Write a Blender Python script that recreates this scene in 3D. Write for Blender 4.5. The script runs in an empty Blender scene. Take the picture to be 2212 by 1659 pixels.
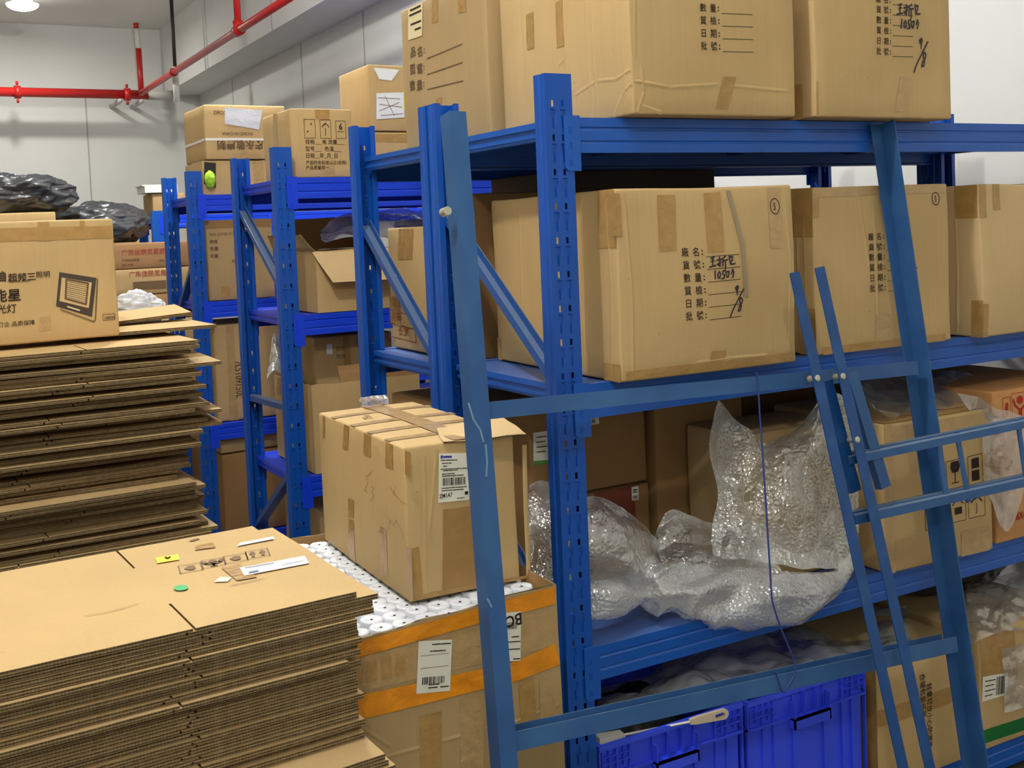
import bpy, bmesh, math, random
from mathutils import Vector, Matrix, noise

# ------------------------------------------------------------------ camera
S = bpy.context.scene
COL = S.collection
CAM = Vector((-1.24388, -2.0694, 1.66865))
YAW, PIT, ROL, FPX, PPX, PPY = .5079, .05087, -.04079, 2386.45, 1106.0, 612.49
_f = Vector((math.sin(YAW)*math.cos(PIT), math.cos(YAW)*math.cos(PIT), -math.sin(PIT)))
_r = Vector((math.cos(YAW), -math.sin(YAW), 0)); _u = _r.cross(_f)
RGT = math.cos(ROL)*_r + math.sin(ROL)*_u
UPV = -math.sin(ROL)*_r + math.cos(ROL)*_u
FWD = _f
cd = bpy.data.cameras.new('camera'); cam = bpy.data.objects.new('camera', cd); COL.objects.link(cam)
cam.matrix_world = Matrix(((RGT.x, UPV.x, -FWD.x, CAM.x), (RGT.y, UPV.y, -FWD.y, CAM.y), (RGT.z, UPV.z, -FWD.z, CAM.z), (0, 0, 0, 1)))
cd.sensor_fit = 'HORIZONTAL'; cd.sensor_width = 36; cd.lens = 36*FPX/2212
cd.shift_y = (PPY-829.5)/2212
cd.clip_start = .05; cd.clip_end = 60
S.camera = cam

# ------------------------------------------------------------------ world, exposure, lamps
W = bpy.data.worlds.new('world'); S.world = W; W.use_nodes = True
W.node_tree.nodes['Background'].inputs[0].default_value = (.9, .95, 1, 1)
W.node_tree.nodes['Background'].inputs[1].default_value = .02
S.view_settings.view_transform = 'Standard'; S.view_settings.look = 'None'
S.view_settings.exposure = 0.0; S.view_settings.gamma = 1; S.view_settings.use_curve_mapping = False
LAMPS = [  # x, y, power, shines down only: ceiling bulbs of the store room
    (.07, 10.5, 40, 1), (.15, 3.3, 255, 0), (-1.25, -.35, 142, 0), (1.9, -2.6, 240, 0), (-2.1, -3.6, 120, 0)]
LAMP_COL = (1.0, .975, .915)
CEIL = 4.3

# ------------------------------------------------------------------ pixel -> point on a known plane
def ray(px, py):
    return FWD + RGT*((px-PPX)/FPX) - UPV*((py-PPY)/FPX)
def at(px, py, X=None, Y=None, Z=None):
    d = ray(px, py)
    t = (X-CAM.x)/d.x if X is not None else (Y-CAM.y)/d.y if Y is not None else (Z-CAM.z)/d.z
    return CAM + d*t
def atp(px, py, p0, n):
    d = ray(px, py); n = Vector(n); p0 = Vector(p0)
    return CAM + d*((p0-CAM).dot(n)/d.dot(n))

# ------------------------------------------------------------------ materials
def lin(r, g, b):
    f = lambda c: c/12.92 if c <= .04045 else ((c+.055)/1.055)**2.4
    return (f(r/255), f(g/255), f(b/255), 1)
MATS = {}
def mat(name, col, rough=.5, spec=.5, metal=0., noise_amt=0., nscale=6., col2=None, thr=(.4, .6), bump=0., bscale=40., detail=4., stretch=None):
    if name in MATS: return MATS[name]
    m = bpy.data.materials.new(name); m.use_nodes = True; MATS[name] = m
    nt = m.node_tree; b = nt.nodes['Principled BSDF']
    b.inputs['Base Color'].default_value = col; b.inputs['Roughness'].default_value = rough
    b.inputs['Specular IOR Level'].default_value = spec; b.inputs['Metallic'].default_value = metal
    tc = nt.nodes.new('ShaderNodeTexCoord'); src = tc.outputs['Object']
    if stretch:
        mp = nt.nodes.new('ShaderNodeMapping'); mp.inputs['Scale'].default_value = stretch
        nt.links.new(src, mp.inputs[0]); src = mp.outputs[0]
    if noise_amt or col2:
        n = nt.nodes.new('ShaderNodeTexNoise'); n.inputs['Scale'].default_value = nscale; n.inputs['Detail'].default_value = detail
        nt.links.new(src, n.inputs['Vector'])
        r = nt.nodes.new('ShaderNodeValToRGB'); r.color_ramp.elements[0].position = thr[0]; r.color_ramp.elements[1].position = thr[1]
        c2 = col2 if col2 else tuple(min(1, c*(1+noise_amt)) for c in col[:3])+(1,)
        c1 = col if col2 else tuple(c*(1-noise_amt) for c in col[:3])+(1,)
        r.color_ramp.elements[0].color = c1; r.color_ramp.elements[1].color = c2
        nt.links.new(n.outputs['Fac'], r.inputs[0]); nt.links.new(r.outputs[0], b.inputs['Base Color'])
    if bump:
        n2 = nt.nodes.new('ShaderNodeTexNoise'); n2.inputs['Scale'].default_value = bscale; n2.inputs['Detail'].default_value = 3
        nt.links.new(src, n2.inputs['Vector'])
        bp = nt.nodes.new('ShaderNodeBump'); bp.inputs['Strength'].default_value = bump; bp.inputs['Distance'].default_value = .01
        nt.links.new(n2.outputs['Fac'], bp.inputs['Height']); nt.links.new(bp.outputs[0], b.inputs['Normal'])
    return m

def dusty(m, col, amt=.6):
    """settled dust, with a painted top highlight, on whatever faces up"""
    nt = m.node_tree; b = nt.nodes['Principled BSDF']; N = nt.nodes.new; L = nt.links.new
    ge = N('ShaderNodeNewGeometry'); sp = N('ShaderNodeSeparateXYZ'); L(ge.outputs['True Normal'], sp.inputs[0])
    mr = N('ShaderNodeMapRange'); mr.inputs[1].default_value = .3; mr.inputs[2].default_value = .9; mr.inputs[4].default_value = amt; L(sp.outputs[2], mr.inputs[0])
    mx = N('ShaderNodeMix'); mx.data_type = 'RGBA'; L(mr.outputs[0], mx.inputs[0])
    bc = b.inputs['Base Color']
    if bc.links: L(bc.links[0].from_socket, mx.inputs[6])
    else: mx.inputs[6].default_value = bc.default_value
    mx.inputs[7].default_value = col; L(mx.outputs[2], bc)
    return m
def board(name, col):
    m = mat(name, col, rough=.72, spec=.22, noise_amt=.06, nscale=3.5, thr=(.3, .7), bump=.10, bscale=14)
    nt = m.node_tree; b = nt.nodes['Principled BSDF']; N = nt.nodes.new; L = nt.links.new
    tc = N('ShaderNodeTexCoord'); mp = N('ShaderNodeMapping'); mp.inputs['Scale'].default_value = (130, 130, 2.5); L(tc.outputs['Object'], mp.inputs[0])
    n = N('ShaderNodeTexNoise'); n.inputs['Scale'].default_value = 1; n.inputs['Detail'].default_value = 2; L(mp.outputs[0], n.inputs['Vector'])
    n2 = N('ShaderNodeTexNoise'); n2.inputs['Scale'].default_value = 55; n2.inputs['Detail'].default_value = 1; L(tc.outputs['Object'], n2.inputs['Vector'])
    r1 = N('ShaderNodeMapRange'); r1.inputs[1].default_value = .3; r1.inputs[2].default_value = .7; r1.inputs[3].default_value = .975; r1.inputs[4].default_value = 1.015; L(n.outputs['Fac'], r1.inputs[0])
    r2 = N('ShaderNodeMapRange'); r2.inputs[1].default_value = .79; r2.inputs[2].default_value = .85; r2.inputs[3].default_value = 1; r2.inputs[4].default_value = .7; L(n2.outputs['Fac'], r2.inputs[0])
    mu = N('ShaderNodeMath'); mu.operation = 'MULTIPLY'; L(r1.outputs[0], mu.inputs[0]); L(r2.outputs[0], mu.inputs[1])
    mx = N('ShaderNodeMix'); mx.data_type = 'RGBA'; mx.blend_type = 'MULTIPLY'; mx.inputs[0].default_value = 1
    L(b.inputs['Base Color'].links[0].from_socket, mx.inputs[6]); L(mu.outputs[0], mx.inputs[7]); L(mx.outputs[2], b.inputs['Base Color'])
    return m
K_A = board('cardboard', lin(192, 162, 113))
K_B = board('cardboard_pale', lin(203, 174, 128))
K_C = board('cardboard_dull', lin(174, 147, 104))
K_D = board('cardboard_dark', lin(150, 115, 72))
K_IN = mat('cardboard_inside', lin(165, 130, 88), rough=.85, spec=.15, noise_amt=.08)
K_RED = board('cardboard_red_tint', lin(150, 114, 80))
K_OR = board('cardboard_orange_tint', lin(206, 150, 96))
def edge_mat():
    m = bpy.data.materials.new('corrugated_edge'); m.use_nodes = True
    nt = m.node_tree; b = nt.nodes['Principled BSDF']; b.inputs['Roughness'].default_value = .9; b.inputs['Specular IOR Level'].default_value = .1
    tc = nt.nodes.new('ShaderNodeTexCoord')
    sp = nt.nodes.new('ShaderNodeSeparateXYZ'); nt.links.new(tc.outputs['Object'], sp.inputs[0])
    N = nt.nodes.new; L = nt.links.new
    def M(op, a, c=None, d=None):
        n = N('ShaderNodeMath'); n.operation = op
        for k, v in enumerate((a, c, d)):
            if v is None: continue
            if isinstance(v, (int, float)): n.inputs[k].default_value = v
            else: L(v, n.inputs[k])
        return n.outputs[0]
    flute = M('SINE', M('MULTIPLY', M('ADD', sp.outputs[0], sp.outputs[1]), 1150))
    f = M('FRACT', M('DIVIDE', sp.outputs[2], .0053)); liner = M('ABSOLUTE', M('SUBTRACT', f, .434))
    liner = M('MULTIPLY', M('SUBTRACT', liner, .2), 2.2)
    n = N('ShaderNodeTexNoise'); n.inputs['Scale'].default_value = 90; n.inputs['Detail'].default_value = 4; L(tc.outputs['Object'], n.inputs['Vector'])
    v = M('ADD', M('MULTIPLY_ADD', flute, .09, M('MULTIPLY', n.outputs['Fac'], .75)), liner)
    r = N('ShaderNodeValToRGB'); r.color_ramp.elements[0].position = .1; r.color_ramp.elements[1].position = 1.0
    r.color_ramp.elements[0].color = lin(66, 54, 37); r.color_ramp.elements[1].color = lin(164, 141, 103)
    L(v, r.inputs[0]); L(r.outputs[0], b.inputs['Base Color'])
    return m
K_EDGE = edge_mat()
TAPE = mat('packing_tape_brown', lin(170, 133, 78), rough=.28, spec=.45, noise_amt=.06, nscale=30, bump=.25, bscale=60)
TAPE_CLEAR = mat('packing_tape_clear', lin(180, 149, 102), rough=.22, spec=.5, noise_amt=.05, nscale=30, bump=.3, bscale=50)
TAPE_OR = mat('packing_tape_orange', lin(226, 142, 26), rough=.3, spec=.45, noise_amt=.1, nscale=14, bump=.3, bscale=45)
INK = mat('ink_black', lin(44, 34, 28), rough=.7, spec=.2)
INK_G = mat('ink_faded', lin(105, 84, 62), rough=.8, spec=.2)
INK_R = mat('ink_red', lin(178, 52, 40), rough=.8, spec=.2)
MARK = mat('marker_ink', lin(46, 36, 48), rough=.5, spec=.3)
PENC = mat('pencil_line', lin(120, 92, 62), rough=.8)
PAPER = mat('label_paper', lin(226, 224, 208), rough=.6, spec=.3, noise_amt=.02)
PAPER_Y = mat('label_paper_cream', lin(222, 205, 160), rough=.7)
YEL = mat('yellow_sticker', lin(238, 222, 20), rough=.5)
GRN = mat('green_sticker', lin(30, 165, 90), rough=.5)
GRNT = mat('green_tape', lin(20, 110, 50), rough=.3)
WHITE = mat('white_sticker', lin(232, 234, 238), rough=.5)
BLUE = mat('rack_blue', lin(8, 76, 170), rough=.36, spec=.45, noise_amt=.05, nscale=5)
BLUE_B = mat('rack_beam_blue', lin(16, 84, 178), rough=.36, spec=.45, noise_amt=.05, nscale=4)
BLUE_U = mat('rack_ultramarine', lin(14, 62, 214), rough=.36, spec=.45, noise_amt=.05, nscale=4)
BLUE_W = mat('rack_blue_scuffed', lin(36, 80, 148), rough=.42, spec=.4, nscale=70, col2=lin(110, 138, 175), thr=(.66, .72), detail=6)
LAD = mat('ladder_blue', lin(36, 77, 130), rough=.5, spec=.4, nscale=9, col2=lin(50, 94, 142), thr=(.35, .75), detail=8)
LAD_D = mat('handrail_blue', lin(14, 66, 126), rough=.42, spec=.45, nscale=16, col2=lin(34, 84, 142), thr=(.5, .8), detail=8)
dusty(LAD, lin(128, 140, 150), .55); dusty(LAD_D, lin(128, 140, 150), .4); dusty(BLUE_W, lin(116, 128, 138), .65); dusty(BLUE, lin(150, 160, 175), .3); dusty(BLUE_B, lin(140, 155, 178), .25)  # pale upper faces: dust plus highlights put into the colour
SCUFF = mat('paint_scuff', lin(108, 138, 166), rough=.7)
BOLT = mat('zinc_bolt', lin(190, 190, 170), rough=.4, metal=.6)
CRATE = mat('crate_plastic', lin(62, 88, 248), rough=.42, spec=.4, noise_amt=.06, nscale=5)
CORD = mat('cord_blue', lin(30, 50, 120), rough=.6)
WALLM = mat('wall_paint', lin(226, 226, 222), rough=.75, spec=.25, noise_amt=.015, nscale=1.2)
CEILM = mat('ceiling_paint', lin(240, 241, 235), rough=.85, spec=.2, noise_amt=.02, nscale=.8)
JOINT = mat('wall_joint', lin(176, 176, 172), rough=.85)
FLOORM = mat('floor_concrete', lin(96, 93, 88), rough=.6, noise_amt=.1, nscale=2)
REDP = mat('pipe_red', lin(192, 36, 34), rough=.35, spec=.5)
GREYP = mat('pipe_grey', lin(196, 190, 184), rough=.5)
BLACKP = mat('steel_black', lin(52, 40, 38), rough=.5)
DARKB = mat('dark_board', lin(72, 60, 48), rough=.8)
PVCW = mat('white_plastic', lin(232, 230, 222), rough=.4)
LIME = mat('lime_plush', lin(150, 200, 50), rough=.9, noise_amt=.25, nscale=60)
BLACKBOX = mat('black_plastic_and_shade', lin(22, 22, 24), rough=.4)

def film(name, col, opac, gloss, rough=.16, bscale=140, bstr=.5, vor=True, spread=(.55, 1.45)):
    m = bpy.data.materials.new(name); m.use_nodes = True; nt = m.node_tree
    nt.nodes.remove(nt.nodes['Principled BSDF']); out = nt.nodes['Material Output']
    N = nt.nodes.new; L = nt.links.new
    tr = N('ShaderNodeBsdfTransparent'); df = N('ShaderNodeBsdfDiffuse'); tl = N('ShaderNodeBsdfTranslucent'); gl = N('ShaderNodeBsdfGlossy')
    for s in (df, tl): s.inputs[0].default_value = col
    gl.inputs[0].default_value = (1, 1, 1, 1); gl.inputs['Roughness'].default_value = rough
    tr.inputs[0].default_value = (.97, .97, .97, 1)
    tc = N('ShaderNodeTexCoord')
    if vor:
        v = N('ShaderNodeTexVoronoi'); v.inputs['Scale'].default_value = bscale; hsrc = v.outputs['Distance']
    else:
        v = N('ShaderNodeTexNoise'); v.inputs['Scale'].default_value = bscale; v.inputs['Detail'].default_value = 4; hsrc = v.outputs['Fac']
    L(tc.outputs['Object'], v.inputs['Vector'])
    bp = N('ShaderNodeBump'); bp.inputs['Strength'].default_value = bstr; bp.inputs['Distance'].default_value = .006; L(hsrc, bp.inputs['Height'])
    L(bp.outputs[0], gl.inputs['Normal']); L(bp.outputs[0], df.inputs['Normal'])
    m1 = N('ShaderNodeMixShader'); m1.inputs[0].default_value = .35; L(df.outputs[0], m1.inputs[1]); L(tl.outputs[0], m1.inputs[2])
    n = N('ShaderNodeTexNoise'); n.inputs['Scale'].default_value = 7; n.inputs['Detail'].default_value = 5; L(tc.outputs['Object'], n.inputs['Vector'])
    mr = N('ShaderNodeMapRange'); mr.inputs[1].default_value = .3; mr.inputs[2].default_value = .7; mr.inputs[3].default_value = opac*spread[0]; mr.inputs[4].default_value = min(1, opac*spread[1]); L(n.outputs['Fac'], mr.inputs[0])
    m2 = N('ShaderNodeMixShader'); L(mr.outputs[0], m2.inputs[0]); L(tr.outputs[0], m2.inputs[1]); L(m1.outputs[0], m2.inputs[2])
    fr = N('ShaderNodeFresnel'); L(bp.outputs[0], fr.inputs['Normal'])
    ge = N('ShaderNodeNewGeometry'); ri = N('ShaderNodeMapRange'); ri.inputs[3].default_value = 1.5; ri.inputs[4].default_value = 1/1.5; L(ge.outputs['Backfacing'], ri.inputs[0]); L(ri.outputs[0], fr.inputs[0])
    ma = N('ShaderNodeMath'); ma.operation = 'MULTIPLY_ADD'; ma.inputs[1].default_value = gloss; ma.inputs[2].default_value = gloss*.12; ma.use_clamp = True; L(fr.outputs[0], ma.inputs[0])
    m3 = N('ShaderNodeMixShader'); L(ma.outputs[0], m3.inputs[0]); L(m2.outputs[0], m3.inputs[1]); L(gl.outputs[0], m3.inputs[2])
    L(m3.outputs[0], out.inputs['Surface'])
    return m
BUB = film('bubble_wrap', (.86, .87, .86, 1), .36, 1.4, rough=.07, bscale=120, bstr=.38, spread=(.25, 1.9))
FILM = film('clear_film', (.84, .84, .82, 1), .32, 1.2, rough=.10, bscale=45, bstr=.6, vor=False)
FILM_G = film('grey_film', (.72, .72, .7, 1), .72, 1.2, rough=.11, bscale=40, bstr=.6, vor=False)
BAG = mat('black_bag', lin(52, 54, 58), rough=.22, spec=.7, bump=.5, bscale=18)
BAGW = mat('white_bag', lin(205, 208, 216), rough=.3, spec=.6, bump=.4, bscale=20)
ROLLM = mat('white_wrap', lin(225, 228, 236), rough=.35, spec=.5, bump=.3, bscale=30)

# ------------------------------------------------------------------ mesh helpers
def link(name, me, parent=None, M=None):
    o = bpy.data.objects.new(name, me); COL.objects.link(o)
    if parent is not None: o.parent = parent
    if M is not None: o.matrix_local = M
    return o
def tag(o, label, cat, group=None, kind=None):
    if label: o['label'] = label
    if cat: o['category'] = cat
    if group: o['group'] = group
    if kind: o['kind'] = kind
    return o
def empty(name, loc, rz=0):
    o = bpy.data.objects.new(name, None); COL.objects.link(o); o.location = loc; o.rotation_euler = (0, 0, rz); o.empty_display_size = .1
    return o
class MB:
    def __init__(s): s.v = []; s.f = []; s.m = []
    def face(s, pts, mi=0):
        i = len(s.v); s.v += [tuple(p) for p in pts]; s.f.append(tuple(range(i, i+len(pts)))); s.m.append(mi)
    def grid(s, P, mi=0, flip=False, closed=False):
        nu = len(P); nv = len(P[0]); b = len(s.v)
        for r in P: s.v += [tuple(p) for p in r]
        for i in range(nu-1):
            for j in range(nv if closed else nv-1):
                j2 = (j+1) % nv
                q = (b+i*nv+j, b+(i+1)*nv+j, b+(i+1)*nv+j2, b+i*nv+j2)
                s.f.append(q[::-1] if flip else q); s.m.append(mi)
    def box(s, x0, y0, z0, x1, y1, z1, mi=0):
        c = [(x0, y0, z0), (x1, y0, z0), (x1, y1, z0), (x0, y1, z0), (x0, y0, z1), (x1, y0, z1), (x1, y1, z1), (x0, y1, z1)]
        b = len(s.v); s.v += c
        for q in ((0, 3, 2, 1), (4, 5, 6, 7), (0, 1, 5, 4), (1, 2, 6, 5), (2, 3, 7, 6), (3, 0, 4, 7)):
            s.f.append(tuple(b+k for k in q)); s.m.append(mi)
    def bar(s, p0, p1, prof, side, mi=0, cap=True):
        """prof: closed list of (a, b) offsets; a along `side`, b along side x dir"""
        p0 = Vector(p0); p1 = Vector(p1); d = (p1-p0).normalized(); a = Vector(side); a = (a-d*a.dot(d)).normalized(); bb = a.cross(d)
        n = len(prof); i = len(s.v)
        for p in (p0, p1): s.v += [tuple(p+a*q[0]+bb*q[1]) for q in prof]
        for k in range(n):
            s.f.append((i+k, i+(k+1) % n, i+n+(k+1) % n, i+n+k)); s.m.append(mi)
        if cap:
            s.f.append(tuple(i+k for k in range(n))[::-1]); s.m.append(mi); s.f.append(tuple(i+n+k for k in range(n))); s.m.append(mi)
    def tube(s, pts, r, n=10, mi=0, cap=True):
        pts = [Vector(p) for p in pts]; rings = []
        up = Vector((0, 0, 1)) if abs((pts[1]-pts[0]).normalized().z) < .9 else Vector((1, 0, 0))
        for k, p in enumerate(pts):
            d = (pts[min(k+1, len(pts)-1)]-pts[max(k-1, 0)]).normalized(); a = (up-d*up.dot(d)).normalized(); b = d.cross(a); up = a
            rr = r[k] if isinstance(r, (list, tuple)) else r
            rings.append([p+(a*math.cos(t*2*math.pi/n)+b*math.sin(t*2*math.pi/n))*rr for t in range(n)])
        i = len(s.v); s.grid(rings, mi, closed=True)
        if cap:
            s.f.append(tuple(range(i, i+n))); s.m.append(mi); j = i+(len(pts)-1)*n; s.f.append(tuple(range(j, j+n))[::-1]); s.m.append(mi)
    def mesh(s, name, mats, smooth=False, fix=True):
        me = bpy.data.meshes.new(name); me.from_pydata(s.v, [], s.f)
        for m in (mats if isinstance(mats, (list, tuple)) else [mats]): me.materials.append(m)
        me.polygons.foreach_set('material_index', s.m)
        if smooth: me.polygons.foreach_set('use_smooth', [True]*len(s.f))
        me.update()
        if fix:
            bm = bmesh.new(); bm.from_mesh(me); bmesh.ops.recalc_face_normals(bm, faces=bm.faces); bm.to_mesh(me); bm.free()
        return me
    def build(s, name, mats, parent=None, M=None, smooth=False, fix=True):
        return link(name, s.mesh(name, mats, smooth, fix), parent, M)
RECT = lambda w, d: [(-w/2, -d/2), (w/2, -d/2), (w/2, d/2), (-w/2, d/2)]
def smooth_angle(o, deg=40):
    for p in o.data.polygons: p.use_smooth = True
    bm = bmesh.new(); bm.from_mesh(o.data)
    for e in bm.edges:
        if len(e.link_faces) == 2 and e.calc_face_angle(0) > math.radians(deg): e.smooth = False
    bm.to_mesh(o.data); bm.free()
def copy_tree(o, parent=None, kids=None):
    c = o.copy(); COL.objects.link(c)
    if parent is not None: c.parent = parent
    for ch in list(o.children): copy_tree(ch, c)
    return c
def nz(p, sc=1, seed=0):
    return noise.noise(Vector((p[0]*sc+seed*7.13, p[1]*sc-seed*3.7, p[2]*sc+seed*1.9)))

_glyph = {}
def glyphs(txt, bold=0.):
    """flat lettering, unit size: (verts, faces, width)"""
    k = (txt, bold)
    if k not in _glyph:
        c = bpy.data.curves.new('lettering', 'FONT'); c.body = txt; c.size = 1; c.resolution_u = 2; c.offset = bold; c.dimensions = '2D'; c.fill_mode = 'BOTH'
        o = bpy.data.objects.new('lettering', c)
        me = bpy.data.meshes.new_from_object(o)
        vs = [v.co.copy() for v in me.vertices]; fs = [tuple(p.vertices) for p in me.polygons]
        bpy.data.objects.remove(o); bpy.data.curves.remove(c); bpy.data.meshes.remove(me)
        _glyph[k] = (vs, fs, max([v.x for v in vs] or [1]))
    return _glyph[k]

# ------------------------------------------------------------------ structure
def struct(name, mb, m, parent=None):
    o = mb.build(name, m, parent)
    if parent is None: o['kind'] = 'structure'
    return o
XL, XR, YN, YF = -5.2, 2.25, -5.2, 12.18
b = MB(); b.box(XL-.1, YN-.1, -.1, XR+.1, YF+.1, 0); struct('floor', b, FLOORM)
b = MB(); b.box(XL-.1, YN-.1, CEIL, XR+.1, YF+.1, CEIL+.1); struct('ceiling', b, CEILM)
b = MB(); b.box(XR, YN-.1, 0, XR+.1, YF+.1, CEIL); wr = struct('wall_right', b, WALLM)
b = MB(); b.box(XL-.1, YN-.1, 0, XL, YF+.1, CEIL); struct('wall_left', b, WALLM)
b = MB(); b.box(XL, YF, 0, XR, YF+.1, CEIL); wf = struct('wall_far', b, WALLM)
b = MB(); b.box(XL, YN-.1, 0, XR, YN, CEIL); struct('wall_near', b, WALLM)
b = MB(); b.box(1.806, YN, 3.5, XR, YF, CEIL); tb = struct('trim_1', b, WALLM)
b = MB()
for x in (.885, -1.1): b.box(x-.008, YF-.003, 0, x+.008, YF, 3.5)
b.box(XL, YF-.012, 3.52, 1.8, YF, 3.535)
struct('panel_joint', b, JOINT, wf)
b = MB()
for y in (10.6, 8.15, 6.55, 4.5): b.box(XR-.003, y-.012, 0, XR, y+.012, 3.5)
struct('panel_joint', b, JOINT, wr)
b = MB()
for y in (9.9, 7.6, 5.2): b.box(1.8035, y-.012, 3.5, 1.806, y+.012, CEIL)
struct('panel_joint', b, JOINT, tb)

def ceiling_lamp(x, y, pw, down, label):
    r = empty('ceiling_lamp', (x, y, CEIL-.001)); tag(r, label, 'lamp', 'round ceiling lamps')
    b = MB(); b.tube([(0, 0, 0), (0, 0, -.11)], .1, 24); b.build('lamp_base', PVCW, r, smooth=False)
    b = MB(); n = 20; R = []
    for i in range(9):
        t = i/8*math.pi*.5; R.append([(.16*math.cos(t)*math.cos(a*2*math.pi/n), .16*math.cos(t)*math.sin(a*2*math.pi/n), -.11-.07*math.sin(t)) for a in range(n)])
    b.grid(R, closed=True)
    m = MATS.get('lamp_glow')
    if not m:
        m = bpy.data.materials.new('lamp_glow'); m.use_nodes = True; MATS['lamp_glow'] = m
        p = m.node_tree.nodes['Principled BSDF']; p.inputs['Emission Color'].default_value = (1, .98, .93, 1); p.inputs['Emission Strength'].default_value = 14; p.inputs['Base Color'].default_value = (.9, .9, .9, 1)
    b.build('diffuser', m, r, smooth=True)
    l = bpy.data.lights.new('bulb', 'AREA' if down else 'POINT'); l.energy = pw; l.color = LAMP_COL
    if down: l.shape = 'DISK'; l.size = .22
    else: l.shadow_soft_size = .07
    lo = bpy.data.objects.new('bulb', l); COL.objects.link(lo); lo.parent = r; lo.location = (0, 0, -.19 if down else -.29)
for i, (x, y, pw, down) in enumerate(LAMPS):
    ceiling_lamp(x, y, pw, down, ['glowing round ceiling lamp by the far wall', 'round ceiling lamp over the far aisle', 'round ceiling lamp over the carton stacks', 'round ceiling lamp in front of the blue rack', 'round ceiling lamp behind the carton stacks'][i])

# ---- fire pipes
def pipes():
    zc = 3.42; y0 = 11.6
    r = empty('fire_pipe', (.6, y0, zc)); tag(r, 'thick red sprinkler main running along the far white wall', 'pipe')
    def ch(name, b, m): b.v = [(v[0]-.6, v[1]-y0, v[2]-zc) for v in b.v]; return b.build(name, m, r, smooth=True)
    b = MB(); b.tube([(XL+.01, y0, zc), (1.5, y0, zc)], .054, 16); ch('pipe', b, REDP)
    b = MB(); b.tube([(1.5, y0, zc), (1.79, y0, zc)], .06, 16); ch('pipe_end', b, GREYP)
    for x in (at(38, 205, Y=y0).x, at(275, 212, Y=y0).x):
        b = MB(); b.tube([(x-.035, y0, zc), (x+.035, y0, zc)], .074, 16)
        for s in (-1, 1): b.box(x-.012, y0-.025, zc+s*.1-.02, x+.012, y0+.025, zc+s*.1+.02)
        ch('coupling', b, REDP)
    b = MB()
    xc = at(240, 232, Y=YF).x
    for x in (xc, 1.42): b.box(x-.02, y0-.08, zc-.1, x+.02, YF-.001, zc-.06)
    ch('bracket', b, GREYP)
    r2 = empty('fire_pipe', (1.4, 8, zc)); tag(r2, 'thin red sprinkler branch running along the ceiling beam', 'pipe')
    def ch2(name, b, m): b.v = [(v[0]-1.4, v[1]-8, v[2]-zc) for v in b.v]; return b.build(name, m, r2, smooth=True)
    b = MB(); b.tube([(1.4, y0-.06, zc), (1.4, 3, zc)], .033, 12); ch2('pipe', b, REDP)
    p = at(515, 72, X=1.4)
    b = MB(); b.tube([(1.4, p.y, zc), (1.4, p.y, CEIL)], .03, 12); ch2('riser', b, REDP)
    b = MB(); b.tube([(1.4, p.y-.07, zc), (1.4, p.y+.07, zc)], .047, 12); b.tube([(1.4, p.y, zc), (1.4, p.y, zc+.08)], .044, 12); ch2('tee_fitting', b, REDP)
    q = at(374, 142, X=1.4)
    b = MB(); b.tube([(1.4, q.y-.03, zc), (1.4, q.y+.03, zc)], .045, 12); ch2('clamp', b, REDP)
    p0 = at(305, 190, Y=11.8); p1 = at(299, 105, Y=11.8); p2 = at(294, 62, Y=11.8); p3 = at(294, 48, Y=11.8)
    r3 = empty('sprinkler_riser', p0); tag(r3, 'slim red and white upright sprinkler riser above the pipe elbow', 'pipe')
    for nm, a, c, rr, m in (('lower_pipe', p0-Vector((0, 0, .12)), p1, .034, REDP), ('white_sleeve', p1, p2, .03, PVCW), ('sprinkler_head', p2, p3, .03, REDP)):
        b = MB(); b.tube([a-p0, c-p0], rr, 10); b.build(nm, m, r3, smooth=True)
    a = at(378, 145, X=1.5); c = at(370, 226, X=1.5)
    r4 = empty('hanging_conduit', (1.5, a.y, CEIL)); tag(r4, 'dark rod with a white pipe end hanging from the ceiling by the beam corner', 'pipe')
    b = MB(); b.tube([(0, 0, 0), (0, 0, a.z-CEIL)], .02, 8); b.build('rod', BLACKP, r4, smooth=True)
    b = MB(); b.tube([(0, 0, a.z-CEIL), (0, 0, c.z-CEIL)], .034, 10); b.build('pipe_end', PVCW, r4, smooth=True)
pipes()

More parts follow.
